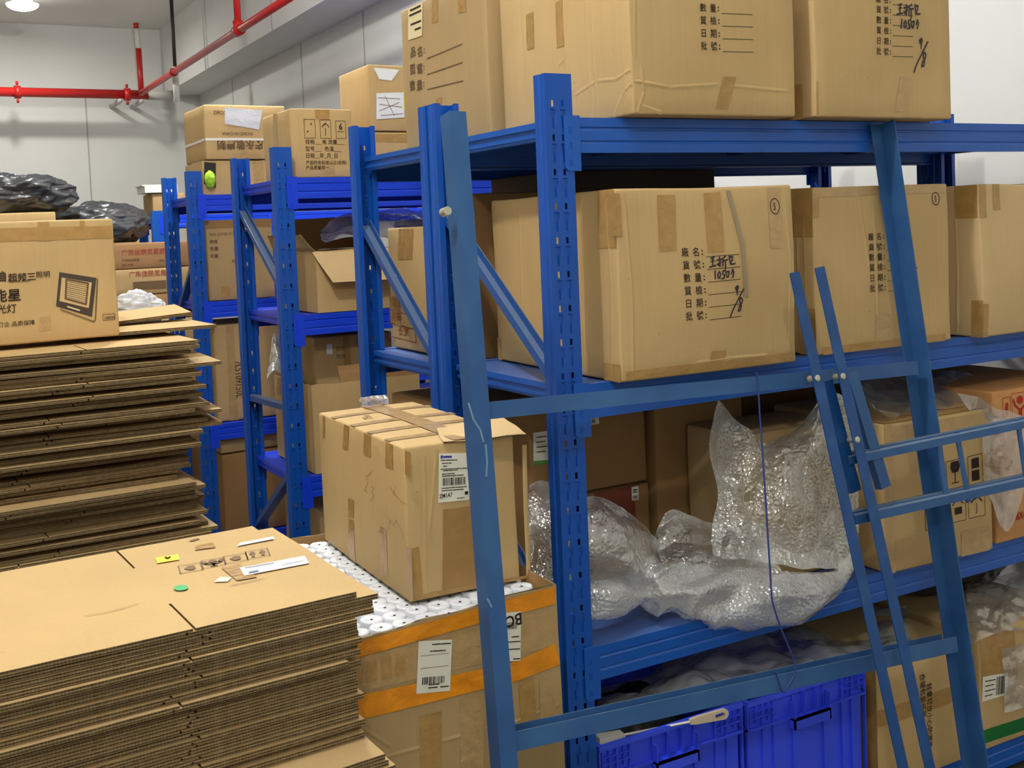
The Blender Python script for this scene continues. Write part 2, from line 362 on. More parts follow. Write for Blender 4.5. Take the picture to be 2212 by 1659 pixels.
# ------------------------------------------------------------------ racks
UW, UD = .07, .046
def upright_mesh(name, H, holes=True, m=BLUE):
    xs = [0, .013, .016, .022, .027, .038, .041, .048, .052, .07]
    rows = []                                        # (z0, z1, kind)
    z = H; rows.append((H-.058, H, 0)); zc = H-.065
    while zc > .12:
        rows += [(zc-.007, zc+.007, 1), (zc-.013, zc-.007, 0), (zc-.032, zc-.013, 2), (zc-.055, zc-.032, 3), (zc-.068, zc-.055, 0)]; zc -= .075
    rows.append((.0, zc+.007, 0))
    bm = bmesh.new(); vd = {}
    def V(x, y, z):
        k = (round(x, 5), round(y, 5), round(z, 5))
        if k not in vd: vd[k] = bm.verts.new(k)
        return vd[k]
    rec = []
    if not holes: rows = [(0, H, 0)]; xs = [0, .07]
    for z0, z1, k in rows:
        for i in range(len(xs)-1):
            if k == 1 and i in (2, 6): continue
            f = bm.faces.new((V(xs[i], 0, z0), V(xs[i+1], 0, z0), V(xs[i+1], 0, z1), V(xs[i], 0, z1)))
            if (k == 2 and i in (1, 2, 3, 5, 6, 7)) or (k == 3 and i in (2, 6)): rec.append(f)
    if rec:
        r = bmesh.ops.extrude_face_region(bm, geom=rec)
        nv = [v for v in r['geom'] if isinstance(v, bmesh.types.BMVert)]
        for v in nv:
            cx = .0195 if v.co.x < .035 else .0445
            v.co = Vector((cx+(v.co.x-cx)*.72, .003, v.co.z-.0012))
        bmesh.ops.delete(bm, geom=rec, context='FACES')
    zs = sorted({round(z, 5) for q in rows for z in q[:2]})
    side = [(0, 0), (0, .012), (.004, .0155), (.004, .024), (0, .0275), (0, UD), (.016, UD)]
    for i in range(len(side)-1):
        for sgn in (0, 1):
            P = [(UW-x if sgn else x, y) for x, y in side[i:i+2]]
            zl = zs if i == 0 else [0, H]
            for z0, z1 in zip(zl[:-1], zl[1:]):
                bm.faces.new((V(*P[1], z0), V(*P[0], z0), V(*P[0], z1), V(*P[1], z1)))
    bmesh.ops.remove_doubles(bm, verts=bm.verts, dist=1e-5)
    bmesh.ops.recalc_face_normals(bm, faces=bm.faces)
    me = bpy.data.meshes.new(name); bm.to_mesh(me); bm.free(); me.materials.append(m)
    return me
UP_MESH = {}
def beam_mesh(L, m):
    H = .078
    prof = [(0, 0), (0, -.020), (.003, -.0225), (.003, -.0255), (0, -.028), (0, -.050), (.003, -.053), (.0005, -.058), (0, -H), (.014, -H), (.014, -.074), (.004, -.07), (.004, -.02), (.03, -.016), (.03, -.035), (.034, -.035), (.034, 0)]
    b = MB(); b.bar((0, 0, 0), (L, 0, 0), [(p[1], p[0]) for p in prof], (0, 0, 1)); return b
def connector(b, x, s):
    """hook plate on the face of an upright, s=+1 to the right of the left upright"""
    pts = []
    w = .041
    x0, x1 = (x-.027, x+.014) if s > 0 else (x-.014, x+.027)
    r = .008; z0, z1 = -.118, .004
    out = [(x0, z1), (x1, z1), (x1, z0), (x0+r if s > 0 else x0, z0)] + ([(x0, z0+r)] if s > 0 else [])
    b.bar((0, -.0035, 0), (0, -.0005, 0), [(p[0], p[1]) for p in out], (1, 0, 0))
    b.v = b.v
    for z in (-.028, -.062, -.1):
        xm = x0+.012 if s > 0 else x1-.019
        for (u0, u1, v0, v1) in ((0, .002, -.008, .008), (.002, .007, .006, .008), (.005, .007, -.008, .006)):
            b.box(xm+u0, -.0047, z+v0, xm+u1, -.0034, z+v1)
def rack(x, y, D, L, levels, label, beam_mat, braces, H=2.0, panels=4, rot=0, holes=True, up_mat=BLUE, right=True):
    r = empty('storage_rack', (x, y, 0), rot); tag(r, label, 'shelving rack', None)
    key = (H, holes, up_mat.name)
    if key not in UP_MESH: UP_MESH[key] = upright_mesh('upright', H, holes, up_mat)
    me = UP_MESH[key]
    for fx in (0, L-UW):
        for fy in (0, 1):
            o = link('upright', me, r)
            o.matrix_local = Matrix.Translation((fx, 0, 0)) if fy == 0 else Matrix.Translation((fx+UW, D, 0)) @ Matrix.Rotation(math.pi, 4, 'Z')
            sm = o.modifiers.new('thickness', 'SOLIDIFY'); sm.thickness = .0018; sm.offset = -1
        if fx and not right: pass
        for (za, zb) in braces:
            b = MB(); U = [(-.018, -.011), (.018, -.011), (.018, .011), (.0155, .011), (.0155, -.0085), (-.0155, -.0085), (-.0155, .011), (-.018, .011)]
            p0 = Vector((fx+UW/2, .012, za)); p1 = Vector((fx+UW/2, D-.012, zb)); d = (p1-p0).normalized()
            if abs(za-zb) > .05: b.bar(p0, p1, [(q[0], q[1]) for q in U], (1, 0, 0))
            else: b.bar(p0, p1, [(q[0], -q[1]) for q in U], (1, 0, 0))
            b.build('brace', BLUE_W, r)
    for z in levels:
        for fy in (0, 1):
            b = beam_mesh(L-2*UW-.004, beam_mat)
            o = b.build('beam', beam_mat, r, Matrix.Translation((UW+.002, 0, z)) if fy == 0 else Matrix.Translation((L-UW-.002, D, z)) @ Matrix.Rotation(math.pi, 4, 'Z'))
            for s in (1, -1):
                b2 = MB(); connector(b2, 0 if s > 0 else L-2*UW-.004, s); b2.build('beam_connector', beam_mat, o)
        n = panels; w = (L-.02)/n
        for k in range(n):
            b = MB(); g = .0015; x0, x1 = .01+k*w+g, .01+(k+1)*w-g; y0, y1 = .036, D-.036; zt = -.002
            if k == 0: x0 = UW*.5+.005; 
            b.box(x0, y0, zt-.002, x1, y1, zt)
            for (a0, c0, a1, c1) in ((x0, y0, x0+.002, y1), (x1-.002, y0, x1, y1), (x0, y0, x1, y0+.002), (x0, y1-.002, x1, y1)):
                b.box(a0, c0, zt-.04, a1, c1, zt-.002)
            for xe in (x0+.002, x1-.014): b.box(xe, y0, zt-.042, xe+.012, y1, zt-.04)
            if k == 0:
                b.box(x0-.006, y0, zt-.014, x0, y1, zt); b.box(x0-.003, y0, zt-.034, x0, y1, zt-.026)
            b.build('shelf_panel', beam_mat, r, Matrix.Translation((0, 0, z)))
    return r
ZA = [1.905, 1.311, .712, .12]
RX = .008
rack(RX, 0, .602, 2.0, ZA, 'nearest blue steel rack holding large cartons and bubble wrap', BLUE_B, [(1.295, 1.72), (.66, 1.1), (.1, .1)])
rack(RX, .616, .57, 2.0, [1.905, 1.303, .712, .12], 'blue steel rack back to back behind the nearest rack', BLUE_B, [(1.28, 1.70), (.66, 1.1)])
rack(RX-.012, 1.93, .60, 2.0, [1.886, 1.372, .757, .16], 'ultramarine beamed rack across the aisle with the open flap carton', BLUE_U, [(1.44, 1.79), (1.02, 1.0), (.80, .45)])
rack(RX-.008, 3.33, .58, 2.0, [1.885, 1.365, .765, .2], 'scuffed blue rack beyond the carton stacks with a lime toy box on top', BLUE_U, [(1.60, 1.22), (1.0, .8)])
rack(.16, 5.0, .55, .82, [1.83, 1.3, .7], 'pale blue rack far behind with its end bracket showing', BLUE_U, [(1.6, 1.2)], H=1.86, panels=2, holes=False)
rack(.99, 5.0, .55, 1.2, [1.83, 1.3, .7], 'pale blue rack far behind seen beneath the top shelves', BLUE_U, [(1.6, 1.2)], H=1.86, panels=2, holes=False)

# ------------------------------------------------------------------ cartons
class Carton:
    def __init__(s, label, w, d, h, loc, rz=0, m=K_A, seed=0, bulge=.005, dent=.004, group=None, name='carton', cat='cardboard box', open_top=False, r=.006, lift=0):
        s.w, s.d, s.h, s.seed, s.bu, s.de, s.lift = w, d, h, seed, bulge, dent, lift
        if open_top: s.o = s.shell(name, m)
        else: s.o = s.solid(name, m, r)
        s.o.location = loc; s.o.rotation_euler = (0, 0, rz)
        s.M = Matrix.Translation(loc) @ Matrix.Rotation(rz, 4, 'Z'); s.MI = s.M.inverted()
        tag(s.o, label, cat, group)
    def warp(s, p):
        x, y, z = p; u = (x/s.w-.5)*2; v = (y/s.d-.5)*2; t = (z/s.h-.5)*2
        cl = lambda q: max(-1, min(1, q))
        u, v, t = cl(u), cl(v), cl(t)
        c = lambda q: 1-q*q
        bx = s.bu*u*c(v)*c(t); by = s.bu*v*c(u)*c(t); bz = s.bu*.7*max(0, t)*c(u)*c(v)
        q = (x+s.seed*3.3, y, z); k = 3.2
        n = s.de
        dz = n*nz(q, k, 3) if t > -.9 else 0
        return Vector((x+bx+n*nz(q, k, 1), y+by+n*nz(q, k, 2), z+bz+dz*.6+s.lift*cl(x/s.w)*max(0, t)))
    def solid(s, name, m, r):
        def cuts(L):
            n = max(3, int(L/.035)); return [0, r*.35, r]+[r+(L-2*r)*i/n for i in range(1, n)]+[L-r, L-r*.35, L]
        X, Y, Z = cuts(s.w), cuts(s.d), cuts(s.h)
        def rb(x, y, z):
            q = Vector((min(max(x, r), s.w-r), min(max(y, r), s.d-r), min(max(z, r), s.h-r))); d = Vector((x, y, z))-q
            return s.warp(q+d.normalized()*r) if d.length > 1e-9 else s.warp(q)
        b = MB()
        b.grid([[rb(x, 0, z) for z in Z] for x in X]); b.grid([[rb(x, s.d, z) for z in Z] for x in X], flip=True)
        b.grid([[rb(0, y, z) for z in Z] for y in Y], flip=True); b.grid([[rb(s.w, y, z) for z in Z] for y in Y])
        b.grid([[rb(x, y, 0) for y in Y] for x in X], flip=True); b.grid([[rb(x, y, s.h) for y in Y] for x in X])
        me = b.mesh(name, m, smooth=True, fix=False)
        bm = bmesh.new(); bm.from_mesh(me); bmesh.ops.remove_doubles(bm, verts=bm.verts, dist=1e-5); bmesh.ops.recalc_face_normals(bm, faces=bm.faces); bm.to_mesh(me); bm.free()
        return link(name, me)
    def shell(s, name, m):
        """open box: four walls with thickness and a bottom"""
        t = .005; b = MB()
        n = 10; L = lambda a, n=n: [a*i/n for i in range(n+1)]
        rim = lambda p: Vector((p.x, p.y, p.z+.006*nz(p, 14, 5)*(1 if p.z > s.h*.98 else 0)))
        g = lambda x, y, z: rim(s.warp((x, y, z)))
        for off, fl in ((0, False), (t, True)):
            x0, x1, y0, y1 = off, s.w-off, off, s.d-off
            b.grid([[g(x0+x*(x1-x0)/s.w, y0, z) for z in L(s.h)] for x in L(s.w, 24)], 1 if off else 0, fl)
            b.grid([[g(x0+x*(x1-x0)/s.w, y1, z) for z in L(s.h)] for x in L(s.w, 24)], 1 if off else 0, not fl)
            b.grid([[g(x0, y0+y*(y1-y0)/s.d, z) for z in L(s.h)] for y in L(s.d, 24)], 1 if off else 0, not fl)
            b.grid([[g(x1, y0+y*(y1-y0)/s.d, z) for z in L(s.h)] for y in L(s.d, 24)], 1 if off else 0, fl)
        for (f0, f1) in (((0, 0), (s.w, 0)), ((s.w, 0), (s.w, s.d)), ((s.w, s.d), (0, s.d)), ((0, s.d), (0, 0))):
            P = [[], []]
            for i in range(25):
                k = i/24; x = f0[0]+(f1[0]-f0[0])*k; y = f0[1]+(f1[1]-f0[1])*k
                xi = t+x*(s.w-2*t)/s.w; yi = t+y*(s.d-2*t)/s.d
                P[0].append(g(x, y, s.h)); P[1].append(g(xi, yi, s.h))
            b.grid(P, 2)
        b.box(t, t, 0, s.w-t, s.d-t, .006, 1)
        return b.build(name, [m, K_IN, K_EDGE], fix=False)
    # -- faces: F front (y=0), L left (x=0), R right, T top;  u rightwards, v upwards seen from outside
    def pt(s, face, u, v, e=.0012):
        if face == 'F': p, n = Vector((u, 0, v)), Vector((0, -1, 0))
        elif face == 'L': p, n = Vector((0, s.d-u, v)), Vector((-1, 0, 0))
        elif face == 'R': p, n = Vector((s.w, u, v)), Vector((1, 0, 0))
        else: p, n = Vector((u, v, s.h)), Vector((0, 0, 1))
        return s.warp(p)+n*e
    def uv(s, face, px, py):
        """where the line of sight of a pixel meets the plane of a face, in face coordinates"""
        o = s.MI @ CAM; d = s.MI.to_3x3() @ ray(px, py)
        cl = lambda v: max(.003, min(s.h-.003, v))
        if face == 'F': q = o-d*(o.y/d.y); return q.x, cl(q.z-s.lift*q.x/s.w*max(0, q.z/s.h*2-1))
        if face == 'L': q = o-d*(o.x/d.x); return s.d-q.y, cl(q.z)
        q = o+d*((s.h-o.z)/d.z); return q.x, q.y
    def patch(s, name, face, quad, m, e=.001, label=None):
        """quad: 4 (u,v) corners in order; a thin strip that follows the board"""
        q = [Vector((a, c, 0)) for a, c in quad]
        n = max(2, int((q[1]-q[0]).length/.025)+1); k = max(2, int((q[3]-q[0]).length/.025)+1); P = []
        for i in range(n+1):
            row = []
            for j in range(k+1):
                a = q[0].lerp(q[1], i/n); c = q[3].lerp(q[2], i/n); p = a.lerp(c, j/k); row.append(s.pt(face, p.x, p.y, e))
            P.append(row)
        b = MB(); b.grid(P); o = b.build(name, m, s.o)
        if label: o['label'] = label
        return o
    def tape(s, face, px, m=None, e=.001, name='packing_tape'):
        return s.patch(name, face, [s.uv(face, *p) for p in px], m or TAPE, e)
    def tape_uv(s, face, u0, v0, u1, v1, m=None, e=.001, name='packing_tape'):
        return s.patch(name, face, [(u0, v0), (u1, v0), (u1, v1), (u0, v1)], m or TAPE, e)
    def prints(s, name, face, items, m=INK, e=.0014):
        """items: ('t', text, u, v, size[, xscale, bold, rot]) | ('l', [(u,v)..], width) | ('p', [(u,v)..]) filled"""
        b = MB()
        for it in items:
            if it[0] == 't':
                txt, u, v, sz = it[1:5]; xs = it[5] if len(it) > 5 else 1; bo = it[6] if len(it) > 6 else .012; rot = it[7] if len(it) > 7 else 0
                vs, fs, w = glyphs(txt, bo); i = len(b.v); ca, sa = math.cos(rot), math.sin(rot)
                for q in vs:
                    x, y = q.x*sz*xs, q.y*sz; b.v.append(tuple(s.pt(face, u+x*ca-y*sa, v+x*sa+y*ca, e)))
                for f in fs: b.f.append(tuple(i+k for k in f)); b.m.append(0)
            elif it[0] == 'l':
                pts = [Vector((p[0], p[1])) for p in it[1]]; w = it[2]
                for a, c in zip(pts[:-1], pts[1:]):
                    d = c-a
                    if d.length < 1e-6: continue
                    d.normalize(); nn = Vector((-d.y, d.x))*w/2; d = d*w*.3
                    b.face([s.pt(face, *(a-d-nn), e), s.pt(face, *(c+d-nn), e), s.pt(face, *(c+d+nn), e), s.pt(face, *(a-d+nn), e)])
            else: b.face([s.pt(face, p[0], p[1], e) for p in it[1]])
        return b.build(name, m, s.o, fix=False)
def fold_on(c, face, lines, h=.0022, w=.011):
    """raised creases in the board"""
    for pts in lines:
        b = MB(); n = 8; A = []
        for (u0, v0), (u1, v1) in zip(pts[:-1], pts[1:]):
            d = Vector((u1-u0, v1-v0)).normalized(); nn = Vector((-d.y, d.x))*w/2
            for k in range(n+1):
                t = k/n; u = u0+(u1-u0)*t; v = v0+(v1-v0)*t; hh = h*(.45+.55*abs(nz((u*9, v*9, .3), 1, c.seed)))*(1 if 0 < k < n else .4)
                A.append([c.pt(face, u-nn.x, v-nn.y, .0001), c.pt(face, u, v, hh), c.pt(face, u+nn.x, v+nn.y, .0001)])
        b.grid(A); b.build('crease', c.o.data.materials[0], c.o)
def on_shelf(pFL, pFR, z, ptop, d, label, top_from=None, dy=0, **k):
    """carton whose front bottom edge runs between two pixels on a shelf at height z and whose front top-left is at pixel ptop"""
    a = at(*pFL, Z=z); c = at(*pFR, Z=z); rz = math.atan2(c.y-a.y, c.x-a.x); w = (c-a).length
    n = Vector((math.sin(rz), -math.cos(rz), 0))
    t = atp(ptop[0], ptop[1], a, n)
    return Carton(label, w, d, t.z-z, a+Vector((0, dy, 0)), rz, **k)
def form(c, face, px, labels, size, dy, colon=.9, line=(1.25, 4.2), m=INK, bold=.008, slope=0, xs=.9):
    """printed form: rows of two characters, a colon and a rule; px is the lower left of the first row"""
    u0, v0 = c.uv(face, *px); it = []
    for i, t in enumerate(labels):
        v = v0-dy*i
        if t:
            it += [('t', t[0], u0, v, size, xs, bold), ('t', t[1], u0+size*1.35, v, size, xs, bold), ('t', ':', u0+size*2.45, v+size*.06, size, 1, .03)]
        it.append(('l', [(u0+size*3.0, v-size*.18), (u0+size*(3.0+line[1]-.3), v-size*.1)], size*.06))
    return c.prints('printed_form', face, it, m)
FORM6 = ['廠名', '貨號', '數量', '質檢', '日期', '批號']
def scribble(c, face, u, v, s, mk=MARK, date=True, w=None):
    """handwritten entry: three characters, 1050 and a 9/8 date; (u,v) is the start of the line of the second row, s its character size"""
    w = w or s*.165; it = []
    def st(pts, ox, oy, k=1.): it.append(('l', [(u+(ox+p[0]*k)*s, v+(oy+p[1]*k)*s) for p in pts], w))
    st([(.3, 1.0), (.75, 1.1)], 0, 0); st([(.3, .65), (.7, .72)], 0, 0); st([(.0, .05), (.35, .12), (.85, .2)], 0, 0); st([(.55, 1.0), (.45, .15)], 0, 0)
    st([(0, .75), (.7, .85)], 1.05, 0); st([(.4, 1.1), (.38, .1), (.15, .25)], 1.05, 0); st([(.0, .3), (.55, .55)], 1.05, 0)
    st([(.5, 1.15), (.15, .95), (.05, .1)], 1.75, 0); st([(.1, .65), (.75, .75)], 1.75, 0); st([(.45, .7), (.4, -.2)], 1.75, 0)
    st([(.0, 1.1), (.05, .5), (.2, .3)], 2.75, .1); st([(.0, .9), (.45, 1.0), (.4, .6), (.15, .35), (.1, .15), (.6, .15), (.75, .2)], 2.75, .1)
    y = -1.32
    st([(.1, .95), (.0, .05)], .65, y); st([(.3, .85), (.05, .55), (.1, .15), (.3, .15), (.42, .6), (.25, .85)], 1.0, y)
    st([(.6, .95), (.25, .85), (.2, .55), (.45, .45), (.4, .1), (.05, .05)], 1.5, y); st([(.0, .75), (.1, .2), (.3, .2), (.45, .8), (.0, .75)], 2.15, y); st([(.15, .5), (.35, 1.0), (.5, .7), (.3, .1)], 2.75, y)
    c.prints('handwriting', face, it, mk, .0018); it = []
    if date:
        y = -3.0
        y -= .25; st([(.4, 1.1), (.1, .9), (.2, .6), (.5, .85), (.4, 1.1), (.3, .1)], 3.3, y); st([(2.2, .8), (1.5, -.1), (.45, -1.6), (.1, -2.3)], 2.45, y)
        st([(.5, .1), (.75, -.15), (.65, -.5), (.25, -.9), (.1, -1.35), (.4, -1.3), (.55, -.9), (.4, -.5), (.3, -.2), (.5, .1)], 3.6, y-.35)
    if it: c.prints('handwritten_date', face, it, mk, .0018)
def plabel(c, face, quad_px, bars, m=PAPER, name='shipping_label'):
    q = [c.uv(face, *p) for p in quad_px]
    o = c.patch(name, face, q, m, .0022)
    return o, q
def bil(q, a, b_):
    """point in a label quad given fractions from its lower left"""
    A = Vector(q[0]).lerp(Vector(q[1]), a); B = Vector(q[3]).lerp(Vector(q[2]), a); p = A.lerp(B, b_); return (p.x, p.y)
def bars_in(q, a0, a1, b0, b1, n, seed):
    R = random.Random(seed); it = []; x = a0
    while x < a1:
        w = R.choice((.006, .01, .016, .022))*(a1-a0)*2.0; 
        if x+w > a1: break
        it.append(('p', [bil(q, x, b0), bil(q, x+w, b0), bil(q, x+w, b1), bil(q, x, b1)])); x += w+R.choice((.008, .012, .02))*(a1-a0)*2.0
    return it
def text_rows(q, rows, seed, wid=.004):
    """rows of tiny unreadable print as fine dashes: (b, a0, a1)"""
    R = random.Random(seed); it = []
    for bb, a0, a1 in rows:
        x = a0
        while x < a1:
            L = R.uniform(.03, .1); it.append(('l', [bil(q, x, bb), bil(q, min(a1, x+L), bb)], wid)); x += L+R.uniform(.012, .03)
    return it

Z1 = ZA[0]+.002; Z2 = ZA[1]+.002; Z3 = ZA[2]+.002; Z4 = ZA[3]+.002
# ---- top shelf
T1 = Carton('big carton on the top shelf with blank printed form, left of the handwritten one', .475, .60, .44, (.2, -.06, Z1), -.01, K_A, 1, .006, .007, 'large form cartons on the nearest rack')
form(T1, 'F', (1510, 25), [None if i < 0 else t for i, t in enumerate(FORM6[2:])], .0205, .0287, line=(1, 4.7))
u, v = T1.uv('F', 1512, 29-118)
T1.tape('F', [(1545, 235), (1572, 236), (1588, 166), (1560, 165)]); 
for x0, x1 in ((1130, 1150),): pass
T1.tape_uv('L', .15, .21, .19, .30, TAPE); T1.tape_uv('L', .30, .19, .335, .30, TAPE)
fold_on(T1, 'L', [q[1] for q in [('l', [(uu, 0.01), (uu, .43)], .0022) for uu in (.12, .335, .43, .455)]])
fold_on(T1, 'F', [[(.004, .075), (.1, .062), (.24, .072), (.45, .06)], [(.01, .004), (.03, .05), (.028, .11)], [(.02, .02), (.075, .005)], [(.012, .12), (.02, .3), (.014, .43)]])
fold_on(T1, 'L', [[(.36, .07), (.46, .09), (.54, .085), (.597, .1)], [(.52, .004), (.56, .05), (.597, .07)], [(.57, .02), (.575, .2), (.57, .42)], [(.30, .15), (.33, .16)]])
T2 = Carton('big carton at the right end of the top shelf with handwritten form', .487, .60, .44, (.735, -.07, Z1), -.008, K_A, 2, .005, .006, 'large form cartons on the nearest rack')
form(T2, 'F', (1887, 5), FORM6, .0195, .0258, line=(1, 4.2))
u, v = T2.uv('F', 1932, 33); scribble(T2, 'F', u, v, .0255)
T2.tape('F', [(1935, 240), (1960, 242), (1968, 168), (1944, 166)], TAPE_CLEAR); T2.tape_uv('L', .50, 0, .555, .085)
T2.tape_uv('F', .0, .0, .006, .085)
T0 = Carton('tall carton on the rear top shelf with pasted note and ruled lines', .42, .565, .46, (.2, .612, Z1), 0, K_C, 3, .005, .006)
it = []
for (a, c, y, ln) in (('品', '名', 121, (925, 127, 999, 96)), ('型', '電', 158, (926, 161, 1000, 135)), ('數', '量', 193, (927, 193, 1001, 174))):
    for ch, px in ((a, 889), (c, 904)):
        u, v = T0.uv('L', px, y); it.append(('t', ch, u, v-.002, .034, 1.25, .02))
    u, v = T0.uv('L', 918, y-6); it.append(('t', ':', u, v, .03, 1.2, .03))
    it.append(('l', [T0.uv('L', ln[0], ln[1]), T0.uv('L', ln[2], ln[3])], .003))
T0.prints('printed_form', 'L', it, INK_G)
o, q = plabel(T0, 'L', [(884, 86), (914, 77), (914, -20), (882, -10)], None, PAPER_Y, 'pasted_note')
T0.prints('note_writing', 'L', text_rows(q, [(.9, .15, .85), (.75, .1, .9), (.45, .2, .9), (.25, .5, .9)], 4, .006), INK, .003)
T0.tape('L', [(934, 52), (947, 48), (947, -10), (934, -10)], TAPE); T0.tape('L', [(992, 30), (1008, 26), (1008, -10), (990, -10)], TAPE)
T0.tape('L', [(942, 270), (956, 268), (956, 208), (942, 212)])

fold_on(T0, 'L', [[(.54, .01), (.545, .25), (.54, .45)]])
# ---- middle shelf
M1 = Carton('large form carton on the middle shelf nearest the front upright, circled five', .512, .60, .43, (.15, -.05, Z2), -.02, K_A, 4, .009, .008, 'large form cartons on the nearest rack')
form(M1, 'F', (1468, 552), FORM6, .0222, .0294, line=(1, 4.6))
u, v = M1.uv('F', 1524, 576); scribble(M1, 'F', u, v, .0215)
def circled(c, px, r=.0145, sq=1.25):
    u, v = c.uv('F', *px); it = [('l', [(u+r*math.cos(t*math.pi/12), v+r*sq*math.sin(t*math.pi/12)) for t in range(25)], .0022), ('t', '5', u-r*.35, v-r*.6, .024, .7, .01)]
    c.prints('circled_number', 'F', it)
circled(M1, (1673, 445))
for q in ([(1313, 510), (1345, 512), (1341, 420), (1310, 415)], [(1423, 543), (1458, 540), (1460, 420), (1422, 422)], [(1523, 545), (1558, 540), (1556, 412), (1520, 416)], [(1525, 795), (1560, 790), (1564, 755), (1531, 758)]):
    M1.tape('F', q)
M1.tape('F', [(1660, 535), (1686, 535), (1686, 405), (1658, 405)], TAPE_CLEAR)
M1.tape_uv('F', .012, .004, .50, .024); M1.tape_uv('L', .0, .0, .022, .06); M1.tape_uv('L', .53, .3, .598, .43); M1.tape_uv('L', .53, .0, .598, .04)
for u in (.16, .33): fold_on(M1, 'L', [q[1] for q in [('l', [(u, .01), (u, .425)], .002)]])
pl = [M1.uv('F', *p) for p in ((1568, 410), (1580, 440), (1586, 480), (1593, 530), (1597, 575), (1599, 610), (1598, 640))]
M1.patch('loose_strap', 'F', [pl[0], (pl[0][0]+.012, pl[0][1]), (pl[3][0]+.01, pl[3][1]), pl[3]], mat('strap_grey', lin(150, 134, 106), rough=.4), .003)
M1.patch('loose_strap', 'F', [pl[3], (pl[3][0]+.01, pl[3][1]), (pl[6][0]+.013, pl[6][1]), pl[6]], MATS['strap_grey'], .003)
fold_on(M1, 'F', [[(.03, .01), (.034, .2), (.026, .42)], [(.49, .03), (.496, .25), (.488, .4)], [(.2, .026), (.3, .03), (.42, .026)]])
fold_on(M1, 'L', [[(.56, .01), (.57, .22), (.565, .42)], [(.45, .01), (.46, .42)]])
M2 = Carton('large form carton on the middle shelf behind the ladder stile', .485, .60, .425, (.775, -.014, Z2), -.02, K_A, 5, .007, .007, 'large form cartons on the nearest rack')
form(M2, 'F', (1874, 519), FORM6, .0205, .0265, line=(1, 4.6))
u, v = M2.uv('F', 1918, 540); scribble(M2, 'F', u, v, .021)
circled(M2, (2021, 430), .014, 1.2)
M2.tape_uv('F', .0, .40, .48, .424, TAPE_CLEAR); M2.tape_uv('F', .2, .0, .25, .09, TAPE_CLEAR); M2.tape_uv('F', .02, .0, .46, .02, TAPE); M2.tape_uv('F', .0, .35, .022, .425)
M2.tape_uv('L', .53, .30, .6, .425); M2.tape_uv('L', .54, .0, .6, .12)
fold_on(M2, 'L', [q[1] for q in [('l', [(uu, 0.01), (uu, .42)], .003) for uu in (.545, .57)]])
fold_on(M2, 'F', [q[1] for q in [('l', [(.155, .42), (.185, .2)], .002), ('l', [(.205, .4), (.21, .02)], .002)]])
M3 = Carton('crumpled carton at the right edge on the middle shelf with a blank front', .50, .58, .42, (1.355, -.05, Z2), .02, K_B, 6, .007, .01, 'large form cartons on the nearest rack')
M3.tape_uv('L', .50, .33, .575, .42); M3.tape_uv('F', .0, .33, .03, .42); M3.tape_uv('F', 0, 0, .022, .09); M3.tape_uv('L', .545, 0, .58, .1); M3.tape_uv('F', .06, .35, .09, .42)
fold_on(M3, 'L', [q[1] for q in [('l', [(uu, 0.01), (uu, .41)], .003) for uu in (.3, .43, .5)]])
# ---- second rack of the back to back pair, seen past and beneath the nearest one
B1 = Carton('carton with red stamped box on the rear middle shelf behind the braces', .33, .33, .375, (.114, .83, 1.306), 0, K_A, 7, .004, .005)
B1.tape('L', [(862, 560), (893, 560), (893, 495), (862, 492)], TAPE); B1.tape('L', [(845, 700), (868, 708), (866, 640), (842, 640)], TAPE)
it = []
for fr in ([(842, 668), (900, 684), (900, 712), (842, 697)], [(842, 697), (900, 712), (900, 740), (842, 726)]):
    p = [B1.uv('L', *a) for a in fr]; it.append(('l', p+[p[0]], .003))
for t, px in (('易碎', (847, 692)), ('长宽', (862, 722)), ('北京', (850, 660))):
    u, v = B1.uv('L', *px); it.append(('t', t, u, v, .034, 1.3, .01))
B1.prints('red_stamp', 'L', it, mat('ink_rust', lin(150, 86, 48), rough=.8))
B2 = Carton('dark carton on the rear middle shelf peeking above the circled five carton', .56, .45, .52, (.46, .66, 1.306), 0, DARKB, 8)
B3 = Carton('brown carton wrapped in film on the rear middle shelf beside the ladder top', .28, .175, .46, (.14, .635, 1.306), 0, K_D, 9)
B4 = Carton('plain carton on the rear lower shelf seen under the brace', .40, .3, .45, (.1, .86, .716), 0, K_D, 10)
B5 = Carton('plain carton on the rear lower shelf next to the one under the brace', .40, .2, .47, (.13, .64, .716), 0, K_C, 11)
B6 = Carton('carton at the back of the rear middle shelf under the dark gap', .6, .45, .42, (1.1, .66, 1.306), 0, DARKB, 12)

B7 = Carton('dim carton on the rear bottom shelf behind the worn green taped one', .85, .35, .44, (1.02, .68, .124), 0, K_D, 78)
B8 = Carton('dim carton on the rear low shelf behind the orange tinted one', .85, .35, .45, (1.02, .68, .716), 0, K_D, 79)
B9 = Carton('dim carton on the rear bottom shelf behind the blue crates', .85, .35, .44, (.12, .68, .124), 0, K_D, 80)
